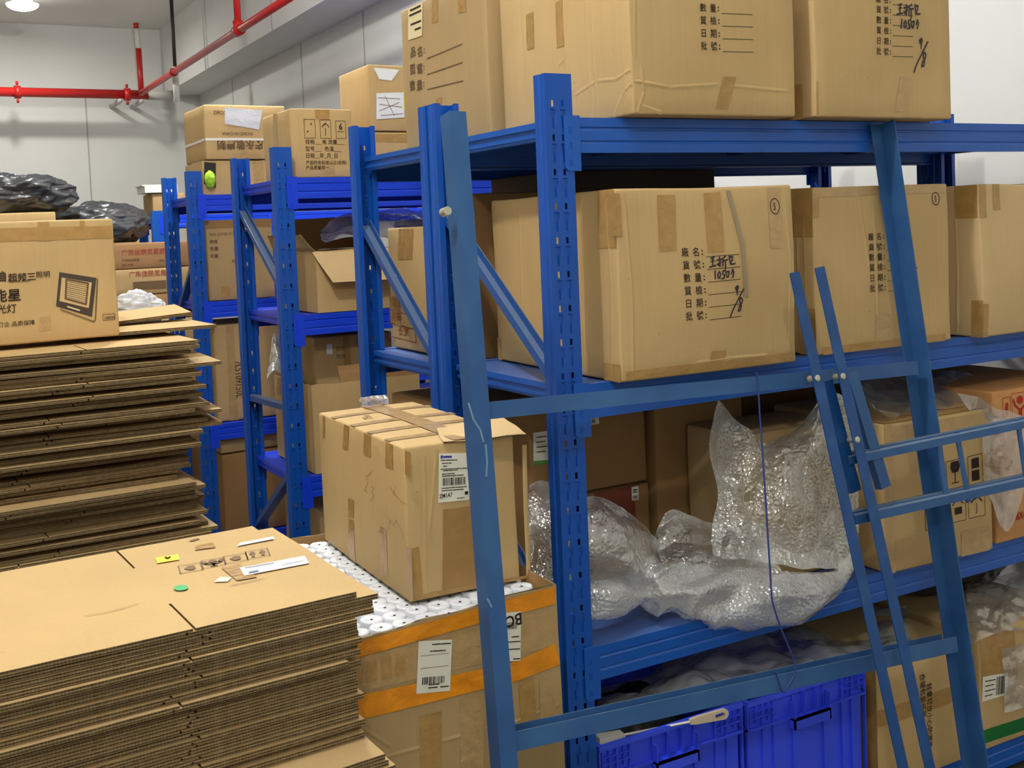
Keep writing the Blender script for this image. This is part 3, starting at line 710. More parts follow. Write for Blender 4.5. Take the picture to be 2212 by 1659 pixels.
# ---- low shelf
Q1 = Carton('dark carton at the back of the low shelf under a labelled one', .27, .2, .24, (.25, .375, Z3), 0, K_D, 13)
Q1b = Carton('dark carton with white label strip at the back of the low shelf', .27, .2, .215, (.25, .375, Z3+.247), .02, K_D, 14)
o, q = plabel(Q1b, 'F', [(1262, 920), (1294, 915), (1293, 897), (1261, 902)], None)
Q1b.prints('label_print', 'F', [('t', '合格', bil(q, .25, .2)[0], bil(q, .25, .2)[1], .012)], INK, .003)
Q1.tape_uv('F', .09, .1, .22, .24, mat('carton_red_tape', lin(120, 52, 30), rough=.5)); o, q = plabel(Q1, 'F', [(1363, 1082), (1378, 1080), (1378, 1050), (1363, 1052)], None)
Q1.prints('label_print', 'F', bars_in(q, .15, .8, .1, .35, 6, 3)+text_rows(q, [(.75, .2, .8), (.6, .2, .7)], 1, .003), INK, .003)
Q2 = Carton('tall dark carton with black logo square at the back of the low shelf', .30, .2, .49, (.535, .36, Z3), -.04, K_D, 15)
u, v = Q2.uv('F', 1507, 1005); Q2.prints('logo_square', 'F', [('p', [(u, v), (u+.03, v), (u+.03, v+.033), (u, v+.033)])], INK)
Q2.prints('logo_mark', 'F', [('l', [(u+.012, v+.009), (u+.019, v+.014), (u+.019, v+.02), (u+.012, v+.026)], .002)], PAPER, .002)
Q2.prints('printed_text', 'F', [('t', 'MEDX', u-.03, v-.02, .018, 1.3, .01)], INK)
P1 = Carton('carton on the low shelf half hidden by hanging bubble wrap', .345, .225, .395, (.625, .11, Z3), 0, K_A, 16, .006, .006)
P1.tape_uv('F', .2, 0, .345, .05); P1.tape_uv('F', .3, .3, .345, .39)
P2 = Carton('fragile marked carton on the low shelf behind the handrail', .405, .43, .40, (.985, -.025, Z3), -.05, K_A, 17, .006, .006)
def frame_icon(c, quad, kind, face='F', w=.0016):
    q = [c.uv(face, *p) for p in quad]; it = [('l', q+[q[0]], w)]
    B = lambda a, b_: bil(q, a, b_)
    if kind == 'glass': it += [('p', [B(.3, .95), B(.72, .95), B(.8, .75), B(.68, .55), B(.34, .55), B(.24, .75)]), ('l', [B(.5, .55), B(.5, .2)], w*1.6), ('l', [B(.3, .18), B(.7, .18)], w*1.6)]
    elif kind == 'stack': it += [('p', [B(.25, .55), B(.75, .55), B(.75, .9), B(.25, .9)]), ('p', [B(.25, .12), B(.75, .12), B(.75, .48), B(.25, .48)])]
    elif kind == 'house': it += [('l', [B(.15, .7), B(.5, .95), B(.85, .7)], w*2), ('p', [B(.28, .3), B(.75, .3), B(.75, .58), B(.28, .58)])]
    elif kind == 'umbrella': it += [('p', [B(.5, .85)]+[B(.5+.35*math.cos(math.pi*k/8), .55+.25*math.sin(math.pi*k/8)) for k in range(9)]), ('l', [B(.5, .55), B(.5, .2), B(.42, .15)], w*1.4)]
    elif kind == 'six': it += [('t', '6', B(.3, .5)[0], B(.3, .5)[1], Vector(q[3]).lerp(Vector(q[0]), .6).y and (q[3][1]-q[0][1])*.5, .9, .02), ('l', [B(.15, .38), B(.85, .38)], w)]
    elif kind == 'dots': it += [('p', [B(.55, .75), B(.75, .82), B(.65, .68)]), ('p', [B(.2, .35), B(.4, .42), B(.32, .28)])]
    elif kind == 'up': it += [('p', [B(.2+k, .15), B(.35+k, .15), B(.35+k, .55), B(.45+k, .55), B(.275+k, .9), B(.1+k, .55), B(.2+k, .55)]) for k in (0, .45)]
    elif kind == 'hand': it += [('p', [B(.5+.2*math.cos(k*math.pi/6), .72+.16*math.sin(k*math.pi/6)) for k in range(12)]), ('l', [B(.1, .75), B(.2, .5), B(.45, .35), B(.45, .1)], w*4), ('l', [B(.9, .75), B(.8, .5), B(.55, .35), B(.55, .1)], w*4)]
    elif kind == 'blob': it += [('p', [B(.5+.3*math.cos(k*math.pi/5)*(1 if k % 2 else .6), .5+.3*math.sin(k*math.pi/5)) for k in range(10)])]
    return it
it = [frame_icon(P2, [(2044, 1058), (2082, 1050), (2080, 990), (2042, 998)], 'glass'), frame_icon(P2, [(2092, 1050), (2124, 1043), (2122, 980), (2090, 988)], 'stack')]
it += [frame_icon(P2, [(2052, 1130), (2086, 1122), (2084, 1070), (2050, 1078)], 'house'), frame_icon(P2, [(2092, 1120), (2128, 1112), (2126, 1060), (2090, 1068)], 'umbrella'), frame_icon(P2, [(1996, 1145), (2030, 1138), (2028, 1078), (1994, 1086)], 'blob'), frame_icon(P2, [(1994, 1066), (2030, 1058), (2028, 1000), (1992, 1008)], 'blob')]
[P2.prints('handling_icon', 'F', q) for q in it]; P2.tape_uv('F', .0, .33, .4, .39, TAPE_CLEAR); P2.tape_uv('F', .0, .0, .03, .4, TAPE_CLEAR); P2.tape_uv('F', .28, .0, .39, .07, TAPE_CLEAR); P2.tape_uv('T', .0, .0, .40, .05, TAPE)
P3 = Carton('orange tinted carton with red print at the right end of the low shelf', .43, .43, .435, (1.435, -.02, Z3), 0, K_OR, 18, .004, .005)
P3.prints('red_icon', 'F', frame_icon(P3, [(2188, 905), (2222, 900), (2220, 845), (2186, 850)], 'hand')+frame_icon(P3, [(2168, 910), (2184, 907), (2183, 856), (2167, 860)], 'blob'), INK_R)
u, v = P3.uv('F', 2176, 1128); P3.prints('printed_size', 'F', [('t', '5X46X41CM', u, v, .03, .75, .02)], INK_R)
# ---- bottom shelf
R1 = Carton('carton on the bottom shelf with a column of rotated print, beside the crates', .37, .45, .34, (.955, -.01, Z4), .0, K_A, 19, .005, .006)
R1.tape_uv('F', .0, .18, .37, .225); R1.tape_uv('L', .40, .0, .45, .34, TAPE); R1.tape_uv('L', .3, .0, .35, .34, TAPE)
it = []
for px, txt in (((1985, 1455), '仓储包装纸箱'), ((1999, 1475), '轻拿轻放小心防潮堆')):
    u, v = R1.uv('F', *px)
    it.append(('t', txt, u, v, .024, .85, .006, -math.pi/2))
[R1.prints('printed_text', 'F', [q]) for q in it]
R2 = Carton('worn carton with shipping label and green tape on the bottom shelf', .42, .43, .34, (1.37, -.01, Z4), .0, K_A, 20, .006, .008)
o, q = plabel(R2, 'F', [(2118, 1518), (2168, 1500), (2172, 1452), (2120, 1462)], None)
R2.prints('label_print', 'F', bars_in(q, .55, .9, .1, .9, 8, 5)+text_rows(q, [(.8, .1, .5), (.6, .1, .45), (.4, .1, .5), (.2, .1, .4)], 2, .003), INK, .003)
R2.tape_uv('F', .0, .02, .42, .06, GRNT); R2.tape_uv('F', 0, .18, .15, .33, TAPE); R2.tape_uv('F', .2, .05, .27, .2, TAPE)

# ---- rack across the aisle
ZC = [1.888, 1.374, .759, .162]
C1 = Carton('carton with three handling icons on top of the rack across the aisle', .245, .36, .262, (.088, 1.985, ZC[0]), 0, K_A, 21, .003, .004)
it = []
for quad, kd in (([(659, 299), (682, 298), (680, 258), (657, 258)], 'dots'), ([(693, 299), (716, 299), (714, 259), (691, 259)], 'umbrella'), ([(727, 299), (748, 299), (746, 261), (725, 261)], 'six')):
    C1.prints('handling_icon', 'F', frame_icon(C1, quad, kd))
for (px, t, sz) in (((660, 311), '规格___电 流量___', .02), ((660, 326), '型号___  色温___', .02), ((660, 341), '日期__年_月_日', .02), ((661, 355), '产品符合标准认证(合格)', .0165), ((661, 366), '产品质量第一', .0165)):
    u, v = C1.uv('F', *px); C1.prints('printed_text', 'F', [('t', t, u, v, sz, .95, .004)])
C1.tape('F', [(682, 258), (712, 258), (712, 236), (680, 236)]); C1.tape('F', [(695, 383), (725, 383), (722, 352), (693, 352)], TAPE_CLEAR); C1.tape_uv('L', .15, 0, .2, .26, TAPE_CLEAR)
C2 = Carton('low carton with yellow sticker on top of the rack across the aisle', .36, .36, .185, (.415, 2.1, ZC[0]), 0, K_A, 22, .003, .003)
C2.tape_uv('F', .06, .145, .33, .178)
C2.patch('yellow_sticker', 'F', [C2.uv('F', *p) for p in ((858, 289), (880, 289), (880, 275), (858, 275))], YEL, .002)
C3 = Carton('carton with torn white corner and document pouch, highest in the background', .36, .33, .265, (.455, 2.1, ZC[0]+.19), 0, K_A, 23, .003, .004)
C3.patch('document_pouch', 'F', [C3.uv('F', *p) for p in ((812, 258), (872, 254), (872, 200), (812, 202))], WHITE, .003)
C3.prints('pouch_writing', 'F', [('l', [C3.uv('F', *a), C3.uv('F', *c)], .002) for a, c in (((815, 212), (862, 214)), ((818, 226), (866, 232)), ((818, 240), (860, 222)), ((822, 250), (868, 246)), ((830, 208), (850, 250)))], INK_G, .0045)
C3.patch('torn_patch', 'F', [C3.uv('F', *p) for p in ((818, 172), (845, 175), (862, 151), (806, 147))], WHITE, .003)
C3.patch('yellow_sticker', 'F', [C3.uv('F', *p) for p in ((870, 236), (878, 236), (878, 198), (870, 198))], YEL, .004)

def flap(c, pts, m=None, name='flap', t=.004):
    """a slab of board; pts: four local corners"""
    p = [Vector(q) for q in pts]; n = (p[1]-p[0]).cross(p[3]-p[0]).normalized()*t; P = []; k = 8
    b = MB()
    for off, fl in ((Vector((0, 0, 0)), False), (n, True)):
        G = [[p[0].lerp(p[1], i/k).lerp(p[3].lerp(p[2], i/k), j/k)+off+n.normalized()*.006*nz((i*.3, j*.3, c.seed), 1, c.seed) for j in range(k+1)] for i in range(k+1)]
        b.grid(G, 0, fl); P.append(G)
    A, B_ = P
    per = [(i, 0) for i in range(k)]+[(k, j) for j in range(k)]+[(i, k) for i in range(k, 0, -1)]+[(0, j) for j in range(k, 0, -1)]
    for q, r in zip(per, per[1:]+per[:1]): b.face([A[q[0]][q[1]], A[r[0]][r[1]], B_[r[0]][r[1]], B_[q[0]][q[1]]], 1)
    return b.build(name, [m or K_A, K_EDGE], c.o)
C4 = Carton('open carton with its front flap hanging out on the rack across the aisle', .42, .50, .235, (.14, 1.935, ZC[1]), 0, K_A, 24, .003, .003, open_top=True)
f0 = C4.MI @ at(674, 540, Y=1.93); f1 = C4.MI @ at(770, 537, Y=1.93)
flap(C4, [(f0.x, -.001, .232), (.41, -.001, .232), (.40, -.065, .115), (f0.x+.055, -.065, .115)], K_B)
flap(C4, [(.42, .496, .235), (.0, .496, .235), (.03, .46, .36), (.40, .46, .37)], K_D)
flap(C4, [(.002, .5, .235), (.002, .0, .235), (-.04, .04, .30), (-.04, .46, .30)], K_A)
for i in range(2):
    c = Carton(['smaller carton with taped lid behind the open flap carton', 'tall carton beside the open flap carton, behind the post'][i], [.30, .36][i], .14, [.30, .34][i], [(.33, 2.26, ZC[1]), (.64, 2.2, ZC[1])][i] if i else (.60, 2.05, ZC[1]), 0, [K_A, K_C][i], 25+i)
    c.tape_uv('F', .1, .1, .15, [.30, .34][i]*.98, TAPE)
C5 = Carton('open brown carton holding a smaller carton on the low shelf across the aisle', .45, .47, .34, (.105, 1.955, ZC[2]), 0, K_A, 27, .004, .004, open_top=True)
C5.tape('L', [(598, 850), (612, 855), (612, 820), (600, 815)], TAPE)
flap(C5, [(.449, .001, .338), (.12, .001, .338), (.12, .03, .40), (.43, .03, .41)], K_D)
C5b = Carton('tall printed carton standing inside the open brown carton', .33, .25, .50, (.17, 2.09, ZC[2]+.007), 0, K_A, 28, .003, .003)
C5b.tape_uv('F', .12, .38, .15, .50, TAPE); [C5b.prints('printed_text', 'F', [('t', t, u, v, .02, 1, .004)], INK_G) for t, u, v in (('小心', .17, .46), ('轻放', .09, .41), ('防潮', .09, .44))]
C5b.patch('white_sticker', 'F', [(.05, .43), (.075, .43), (.075, .47), (.05, .47)], WHITE, .002)
C6 = Carton('grey brown printed carton lying behind the brace on the low shelf across the aisle', .25, .06, .2, (.36, 2.47, ZC[2]), 0, K_C, 29)
C7 = Carton('pale carton with black text on the bottom shelf across the aisle, behind the horizontal brace', .4, .45, .44, (.13, 2.0, ZC[3]), 0, K_C, 30)
u, v = C7.uv('L', 582, 915)
[C7.prints('printed_text', 'L', [('t', t, C7.d*.25, v, .05, 1.2, .006)], INK) for t, v in (('仓储', .36), ('货物', .30))]

# ---- rack beyond the stacks
ZD = [1.887, 1.367, .767, .202]
D1 = Carton('low open fronted carton with lime plush toys on the far rack top', .44, .40, .165, (.085, 3.36, ZD[0]), -.02, K_A, 31, .003, .004, open_top=True)
D1.tape_uv('F', .25, .02, .3, .16, TAPE_CLEAR); D1.patch('torn_opening_shade', 'F', [D1.uv('F', *p) for p in ((441, 398), (466, 406), (466, 352), (441, 350))], BLACKBOX, .002)  # dark inside of the tear painted as a flat black patch
b = MB(); n = 14; R = []
for i in range(n+1):
    t = i/n*math.pi; row = []
    for j in range(20):
        a = j/20*2*math.pi; r_ = 1+.12*nz((math.cos(a)*3, math.sin(a)*3, t*3), 1, 4)
        row.append((.026*math.sin(t)*math.cos(a)*r_, .024*math.sin(t)*math.sin(a)*r_, .042-.042*math.cos(t)*r_))
    R.append(row)
b.grid(R, closed=True); o = b.build('plush_toy', LIME, smooth=True); p = at(455, 405, Y=3.33); o.location = (p.x, 3.332, p.z-.004)
tag(o, 'lime green plush toy poking out of the torn carton on the far rack', 'toy')
D2 = Carton('carton with upside down bold print and a white strap on the far rack top', .40, .42, .265, (.105, 3.345, ZD[0]+.17), .0, K_A, 32, .005, .007)
it = []
u0, v0 = D2.uv('F', 562, 306)
for k, ch in enumerate('庆永敬磨制'):
    it.append(('t', ch, u0-k*.046+.012, v0+.0, .048, .9, .03, math.pi))
u1, v1 = D2.uv('F', 545, 286); it.append(('t', 'PACKED IN CHINA', u1, v1, .022, .8, .012, math.pi)); u1, v1 = D2.uv('F', 492, 240); it.append(('t', 'XO#2', u1, v1, .026, 1, .02, math.pi))
D2.prints('printed_text', 'F', it[:5], INK_G); [D2.prints('printed_text', 'F', [q], INK_G) for q in it[5:]]
D2.tape('F', [(520, 345), (550, 345), (550, 300), (520, 300)], TAPE_CLEAR)
D2.patch('plastic_pouch', 'F', [D2.uv('F', *p) for p in ((486, 268), (558, 280), (566, 238), (486, 232))], BAGW, .004)
sv = D2.uv('F', 500, 301)[1]
D2.patch('packing_strap', 'F', [(0, sv-.006), (.40, sv-.006), (.40, sv+.006), (0, sv+.006)], PVCW, .003); D2.patch('packing_strap', 'L', [(0, sv-.012), (.42, sv-.006), (.42, sv+.006), (0, sv)], PVCW, .003)
D3 = Carton('tall printed carton on the middle shelf of the far rack', .33, .42, .395, (.088, 3.37, ZD[1]), 0, K_C, 33, .003, .003)
it = []
for px, t in (((453, 510), 'NO.2033013 双扣'), ((453, 526), '规格'), ((454, 541), '数量'), ((454, 557), '毛重'), ((500, 567), '25.0')):
    u, v = D3.uv('F', *px); it.append(('t', t, u, v, .02, 1, .012))
[D3.prints('printed_text', 'F', [q], INK_G) for q in it]; D3.tape('F', [(468, 530), (488, 530), (488, 490), (468, 490)], TAPE_CLEAR); D3.tape('F', [(478, 640), (498, 640), (498, 618), (478, 618)]); D3.patch('flap_edge', 'F', [(0, .355), (.33, .355), (.33, .394), (0, .394)], K_D, .002)
D4 = Carton('carton with sideways handwritten number on the low shelf of the far rack', .33, .42, .48, (.1, 3.38, ZD[2]), 0, K_A, 34, .003, .003)
u, v = D4.uv('F', 506, 758)
D4.prints('handwriting', 'F', [('t', '7L5109150L', u, v-.05, .05, .75, .0, -math.pi/2)], MARK); D4.tape_uv('F', .06, 0, .1, .48, TAPE_CLEAR)
D5 = Carton('dark dusty carton on the bottom shelf of the far rack', .4, .45, .40, (.1, 3.36, ZD[3]), 0, K_D, 35)
D6 = Carton('flattened pale carton piece above the dusty carton on the far rack', .36, .4, .10, (.1, 3.37, ZD[3]+.408), .03, K_C, 36)

# ---- label box, orange taped box, white rolls
O1 = Carton('big worn carton with orange tape, open and full of white rolls', .468, .74, .893, (-.541, -.105, .002), -.01, K_C, 40, .006, .004, open_top=True, lift=.024)
OT = .9
O1.tape('F', [(752, 1425), (1058, 1338), (1060, 1288), (752, 1386)], TAPE_OR, .003); O1.tape('F', [(1055, 1340), (1201, 1302), (1200, 1262), (1055, 1290)], TAPE_OR, .003)
O1.tape('F', [(762, 1558), (1110, 1468), (1106, 1428), (760, 1505)], TAPE_OR, .003); O1.tape('F', [(1100, 1474), (1210, 1432), (1200, 1388), (1098, 1432)], TAPE_OR, .003)
O1.tape('F', [(756, 1500), (1205, 1392), (1202, 1310), (754, 1425)], TAPE_CLEAR, .0015); O1.tape('F', [(903, 1700), (950, 1700), (950, 1535), (903, 1545)], TAPE, .0015); O1.tape('F', [(990, 1690), (1040, 1690), (1040, 1490), (990, 1510)], TAPE_CLEAR, .0015)
for i in range(4): O1.tape('F', [(760+i*31, 1482-i*7), (782+i*31, 1477-i*7), (782+i*31, 1432-i*8), (760+i*31, 1436-i*8)], TAPE, .0022)
for x in (1120, 1165): O1.tape('F', [(x, 1560), (x+35, 1550), (x+33, 1460), (x-2, 1470)], TAPE if x == 1120 else TAPE_CLEAR, .0016)
fold_on(O1, 'F', [q[1] for q in [('l', [O1.uv('F', 770, 1652), O1.uv('F', 1050, 1572)], .003), ('l', [O1.uv('F', 1100, 1562), O1.uv('F', 1212, 1518)], .003), ('l', [O1.uv('F', 775, 1570), O1.uv('F', 845, 1615)], .0015)]])
o, q = plabel(O1, 'F', [(896, 1497), (968, 1490), (975, 1379), (903, 1383)], None)
for v in o.data.vertices: v.co.y -= .002
O1.prints('label_print', 'F', bars_in(q, .15, .85, .17, .31, 22, 11)+text_rows(q, [(.1, .35, .6), (.1, .7, .95), (.16, .35, .65), (.93, .4, .95), (.8, .35, .8)], 12, .0022)+[('l', [bil(q, .1, .3+.0), bil(q, .1, .3)], .001)], INK, .0058)
O1.prints('label_rule', 'F', [('l', [bil(q, .08, y), bil(q, .9, y+.02)], .0008) for y in (.48, .72)], INK_G, .0056)
o, q = plabel(O1, 'F', [(1085, 1427), (1122, 1425), (1126, 1318), (1082, 1322)], None)
for v in o.data.vertices: v.co.y -= .002
w_ = q[1][0]-q[0][0]
O1.prints('label_print', 'F', [('t', 'BOC', bil(q, 1.02, .98)[0], bil(q, 1, .98)[1], .033, .95, .015, math.pi)]+bars_in(q, .3, .8, .66, .8, 8, 9)+text_rows(q, [(.5, .5, .9), (.4, .3, .95), (.25, .3, .95), (.05, .55, .95)], 8, .002), INK, .0058)
RND = random.Random(5)
roll = None; k = 0
def roll_mesh():
    b = MB(); n = 48; R = []
    prof = [(.0, .1868), (.004, .1872), (.010, .1883), (.018, .1893), (.0225, .1888), (.0243, .186), (.0246, .12), (.0244, .01), (.022, .0), (0, 0)]
    for i, (r_, z) in enumerate(prof):
        row = []
        for j in range(n):
            a = j*2*math.pi/n; pl_ = .0009*math.sin(a*18)*(1 if 1 <= i <= 4 else .25 if i == 5 else 0)
            row.append((r_*math.cos(a), r_*math.sin(a), z+pl_))
        R.append(row)
    b.grid(R, closed=True); return b.mesh('plastic_wrapped_roll', ROLLM, smooth=True)
rm = roll_mesh()
for iy in range(14):
    for ix in range(9):
        x = -.505+ix*.0495; y = -.068+iy*.0495
        under = x > -.36 and y > .02
        if x > -.27 and y > .11: continue             # wholly hidden below the carton that rests on them
        o = link('plastic_wrapped_roll', rm); o.location = (x+RND.uniform(-.0002, .0002), y, .7055+(RND.uniform(-.003, .001) if under else RND.uniform(-.0015, .004))); o.rotation_euler = (0, 0, RND.uniform(0, 6))
        tag(o, 'white pleated plastic wrapped roll standing in the orange taped carton', 'packaged roll', 'white rolls in the orange taped carton')
        b = MB(); b.tube([(0, 0, .180), (0, 0, .188)], .0032, 8); c = b.build('core_hole', INK, o)
# a filler layer under the visible rolls: the lower tier
lower = link('cardboard_divider', None) if False else None
b = MB(); b.box(0, 0, 0, .43, .69, .012); o = b.build('divider_board', K_D); o.location = (-.524, -.085, .689); tag(o, 'dark board carrying the white rolls inside the orange taped carton', 'board')
b = MB(); b.box(0, 0, 0, .40, .66, .672); o = b.build('inner_carton', K_D); o.location = (-.505, -.065, .01); tag(o, 'inner carton under the white rolls inside the orange taped carton', 'cardboard box')

LB = Carton('taped carton with white barcode label resting on the white rolls by the ladder', .258, .565, .325, (-.357, .014, .900), -.028, K_A, 41, .004, .004)
for q in ([(742, 970), (753, 973), (753, 902), (742, 896)], [(787, 983), (802, 988), (800, 925), (785, 917)], [(833, 1008), (849, 1015), (848, 950), (833, 941)], [(875, 1025), (888, 1030), (888, 970), (875, 962)],
          [(756, 1113), (768, 1118), (768, 1080), (756, 1076)], [(756, 1205), (770, 1215), (768, 1125), (757, 1120)], [(824, 1242), (840, 1248), (836, 1143), (822, 1137)], [(698, 945), (702, 945), (702, 890), (697, 888)]):
    LB.tape('L', q)
LB.tape('L', [(886, 1302), (893, 1298), (890, 1185), (878, 1180)], TAPE); LB.tape('F', [(889, 1303), (914, 1295), (904, 1180), (887, 1186)], TAPE, .0012)
LB.tape('F', [(912, 1297), (1146, 1252), (1147, 1240), (912, 1284)], TAPE); LB.tape('F', [(955, 1290), (1030, 1275), (1030, 1090), (955, 1100)], mat('packing_tape_shaded', lin(160, 124, 74), rough=.3, spec=.4, bump=.2, bscale=50), .0008)  # tape strip with the shadow on this face put into its colour
fold_on(LB, 'F', [q[1] for q in [('l', [LB.uv('F', 1134, 960), LB.uv('F', 1140, 1250)], .0016), ('l', [LB.uv('F', 915, 985), LB.uv('F', 920, 1285)], .0012), ('l', [LB.uv('F', 942, 970), LB.uv('F', 925, 1160)], .002)]])
it = []
for pts in ([(806, 1018), (793, 1030), (797, 1045), (790, 1058), (797, 1063)], [(804, 1050), (810, 1053), (806, 1062), (811, 1070), (803, 1082)], [(842, 1050), (856, 1070), (866, 1082), (878, 1090)], [(856, 1048), (852, 1064)], [(841, 1142), (845, 1122), (852, 1135), (858, 1122), (870, 1152), (875, 1165)]):
    it.append(('l', [LB.uv('L', *p) for p in pts], .0011))
LB.prints('pencil_scribble', 'L', it, PENC)
ty = LB.uv('T', 990, 905)
LB.tape_uv('T', .115, .0, .165, .565, TAPE_CLEAR, .0022)
for y in (.08, .19, .30, .44): LB.tape_uv('T', .0, y, .26, y+.032, TAPE_CLEAR, .0012)
LB.prints('faded_stamp', 'T', [('t', '7.5 x', .07, .36, .03, 1, .01, 1.4), ('t', 'E', .1, .30, .02, 1, .01, 1.4)], INK_G)
flap(LB, [(.283, -.012, .322), (.09, -.004, .325), (.12, .10, .337), (.283, .12, .345)], K_B, 'lifted_flap', .003)
o, q = plabel(LB, 'F', [(944, 1085), (1011, 1078), (1012, 977), (946, 979)], None)
LB.prints('label_print', 'F', bars_in(q, .12, .88, .34, .5, 26, 21)+[('t', 'ZM1A7', bil(q, .03, .1)[0], bil(q, .03, .09)[1], .012, .8, .02)]+text_rows(q, [(.86, .06, .6), (.8, .1, .4), (.74, .14, .25), (.68, .06, .95), (.65, .14, .6), (.58, .1, .5), (.54, .1, .8), (.29, .1, .9), (.24, .1, .8), (.06, .6, .85)], 22, .0018)+[('p', [bil(q, .85, .12), bil(q, .96, .12), bil(q, .96, .19), bil(q, .85, .19)])], INK, .0032)
LB.prints('label_heading', 'F', [('p', [bil(q, .05, .9), bil(q, .12, .9), bil(q, .12, .96), bil(q, .05, .96)]), ('l', [bil(q, .15, .93), bil(q, .4, .93)], .004)], mat('ink_blue', lin(30, 50, 150), rough=.6), .0032)
b = MB(); P = [Vector((.13+.0*i, .53+.012*math.cos(i*.9), .33+.013*math.sin(i*.9)+.012)) for i in range(6)]
R = [[Vector((.10+.07*k/8, p.y+.008*nz((k*.5, i, 0), 1, 3), p.z+.008*nz((k*.5, i, 4), 1, 3))) for k in range(9)] for i, p in enumerate(P)]
b.grid(R); b.build('loose_tape_curl', FILM, LB.o)

# ------------------------------------------------------------------ stacks of flattened cartons
def sheet_mesh(L, D, seam, slot, seed, m=K_A, wob=.0006, t=.0046):
    """a carton folded flat: two plies of board, slotted at the flap score; x runs left from 0 (right end) to -L, y from 0 (front) to D"""
    bm = bmesh.new(); g = .0022
    for ply in (0, 1):
        s0 = -seam+(0 if ply else -.012); xs = [0, -.006]+[s0*i/6 for i in range(1, 6)]+[s0+g, s0-g]; rest = L+s0-g; xs += [s0-g-rest*i/9 for i in range(1, 10)]
        xs = sorted(set(round(x, 5) for x in xs)); ys = sorted(set([0, .006]+[round(slot*i/3, 5) for i in (1, 2, 3)]+[round(slot+(D-2*slot)*i/4, 5) for i in (1, 2, 3, 4)]+[round(D-slot+slot*i/3, 5) for i in (1, 2, 3)]))
        V = {}
        def vert(i, j):
            if (i, j) not in V:
                x, y = xs[i], ys[j]
                z = ply*(t+.0007)+wob*nz((x, y, .1), 4.5, 50)
                if ply and (y < .03 or y > D-.03): z += .0003*nz((x, y, 1), 14, seed+1)
                ex = .002*nz((x, y, 0), 22, seed+2) if x in (xs[0], xs[-1]) else 0; ey = .0016*nz((x, y, 0), 22, seed+3) if y in (ys[0], ys[-1]) else 0
                V[(i, j)] = bm.verts.new((x+ex, y+ey, z))
            return V[(i, j)]
        fs = []
        for i in range(len(xs)-1):
            for j in range(len(ys)-1):
                if abs((xs[i]+xs[i+1])/2-s0) < g*.9 and (ys[j+1] <= slot+1e-4 or ys[j] >= D-slot-1e-4): continue
                fs.append(bm.faces.new((vert(i, j), vert(i+1, j), vert(i+1, j+1), vert(i, j+1))))
        r = bmesh.ops.extrude_face_region(bm, geom=fs)
        nv = [e for e in r['geom'] if isinstance(e, bmesh.types.BMVert)]
        bmesh.ops.translate(bm, verts=nv, vec=(0, 0, t))
    bmesh.ops.recalc_face_normals(bm, faces=bm.faces)
    for f in bm.faces: f.material_index = 1 if abs(f.normal.z) < .5 else 0
    me = bpy.data.meshes.new('flattened_carton'); bm.to_mesh(me); bm.free(); me.materials.append(m); me.materials.append(K_EDGE)
    return me
RS = random.Random(11)
near_meshes = [sheet_mesh(.86, .555, sm, .15, 50+i, mm) for i, (sm, mm) in enumerate(((.28, K_A), (.275, K_C), (.30, K_A), (.29, K_C), (.33, K_A), (.285, K_C)))]
GN = 'flattened cartons in the front stack'
NS = (-.568, -.255); NR = .05
top = sheet_mesh(.86, .555, .285, .15, 70, K_A)
TS = tag(link('flattened_carton', top), 'topmost flattened carton of the front stack with handling icons, labels and stickers', 'flattened carton', GN)
TS.location = (NS[0]-.004, NS[1], 1.031); TS.rotation_euler = (0, 0, NR)
z = 1.031; i = 0
while z > .02:
    z -= .0113 if i > 3 else .0117
    if z < .012: break
    low = z < .775
    o = link('flattened_carton', near_meshes[RS.randrange(6)] if i != 0 else near_meshes[2])
    if i < 3: off = (.026+RS.uniform(-.004, .006), RS.uniform(-.006, .006)); rr = RS.uniform(-.006, .004)
    elif low: off = (.012+RS.uniform(-.008, .008), -.085+RS.uniform(-.006, .006)); rr = RS.uniform(-.01, .01)
    else: off = (-.006+RS.uniform(-.006, .006), RS.uniform(-.007, .007)); rr = RS.uniform(-.008, .008)
    if i in (9,): off = (-.03, -.014)
    if i == 0: off = (.036, .002); rr = -.012
    o.location = (NS[0]+off[0], NS[1]+off[1], z); o.rotation_euler = (0, 0, NR+rr)
    tag(o, 'flattened brown carton in the front stack' + (', directly under its printed top sheet' if i == 0 else ' below the printed top sheet'), 'flattened carton', GN); i += 1
# print and stickers on the top sheet
class Flat:
    w = .86; d = .555; h = .0103; seed = 9; lift = 0
    def __init__(s, o): s.o = o; s.M = Matrix.Translation(o.location) @ Matrix.Rotation(o.rotation_euler.z, 4, 'Z'); s.MI = s.M.inverted()
    def pt(s, face, u, v, e=.0012): return Vector((u, v, s.h+e))
    uv = Carton.uv; patch = Carton.patch; prints = Carton.prints; tape = Carton.tape
F = Flat(TS)
F.patch('yellow_sticker', 'T', [F.uv('T', *p) for p in ((340, 1219), (388, 1211), (385, 1199), (336, 1207))], YEL, .0022)
F.prints('sticker_mark', 'T', [('l', [F.uv('T', 357, 1207), F.uv('T', 362, 1210), F.uv('T', 368, 1206)], .004)], INK, .004)
b = MB(); cu, cv = F.uv('T', 391, 1272); ax = (Vector(F.uv('T', 406, 1270))-Vector((cu, cv))).length; ay = (Vector(F.uv('T', 391, 1266))-Vector((cu, cv))).length
F.prints('green_sticker', 'T', [('p', [(cu+ax*math.cos(k*math.pi/10), cv+ay*math.sin(k*math.pi/10)) for k in range(20)])], GRN, .0022)
F.patch('white_label', 'T', [F.uv('T', *p) for p in ((528, 1246), (668, 1219), (658, 1203), (518, 1229))], WHITE, .0024)
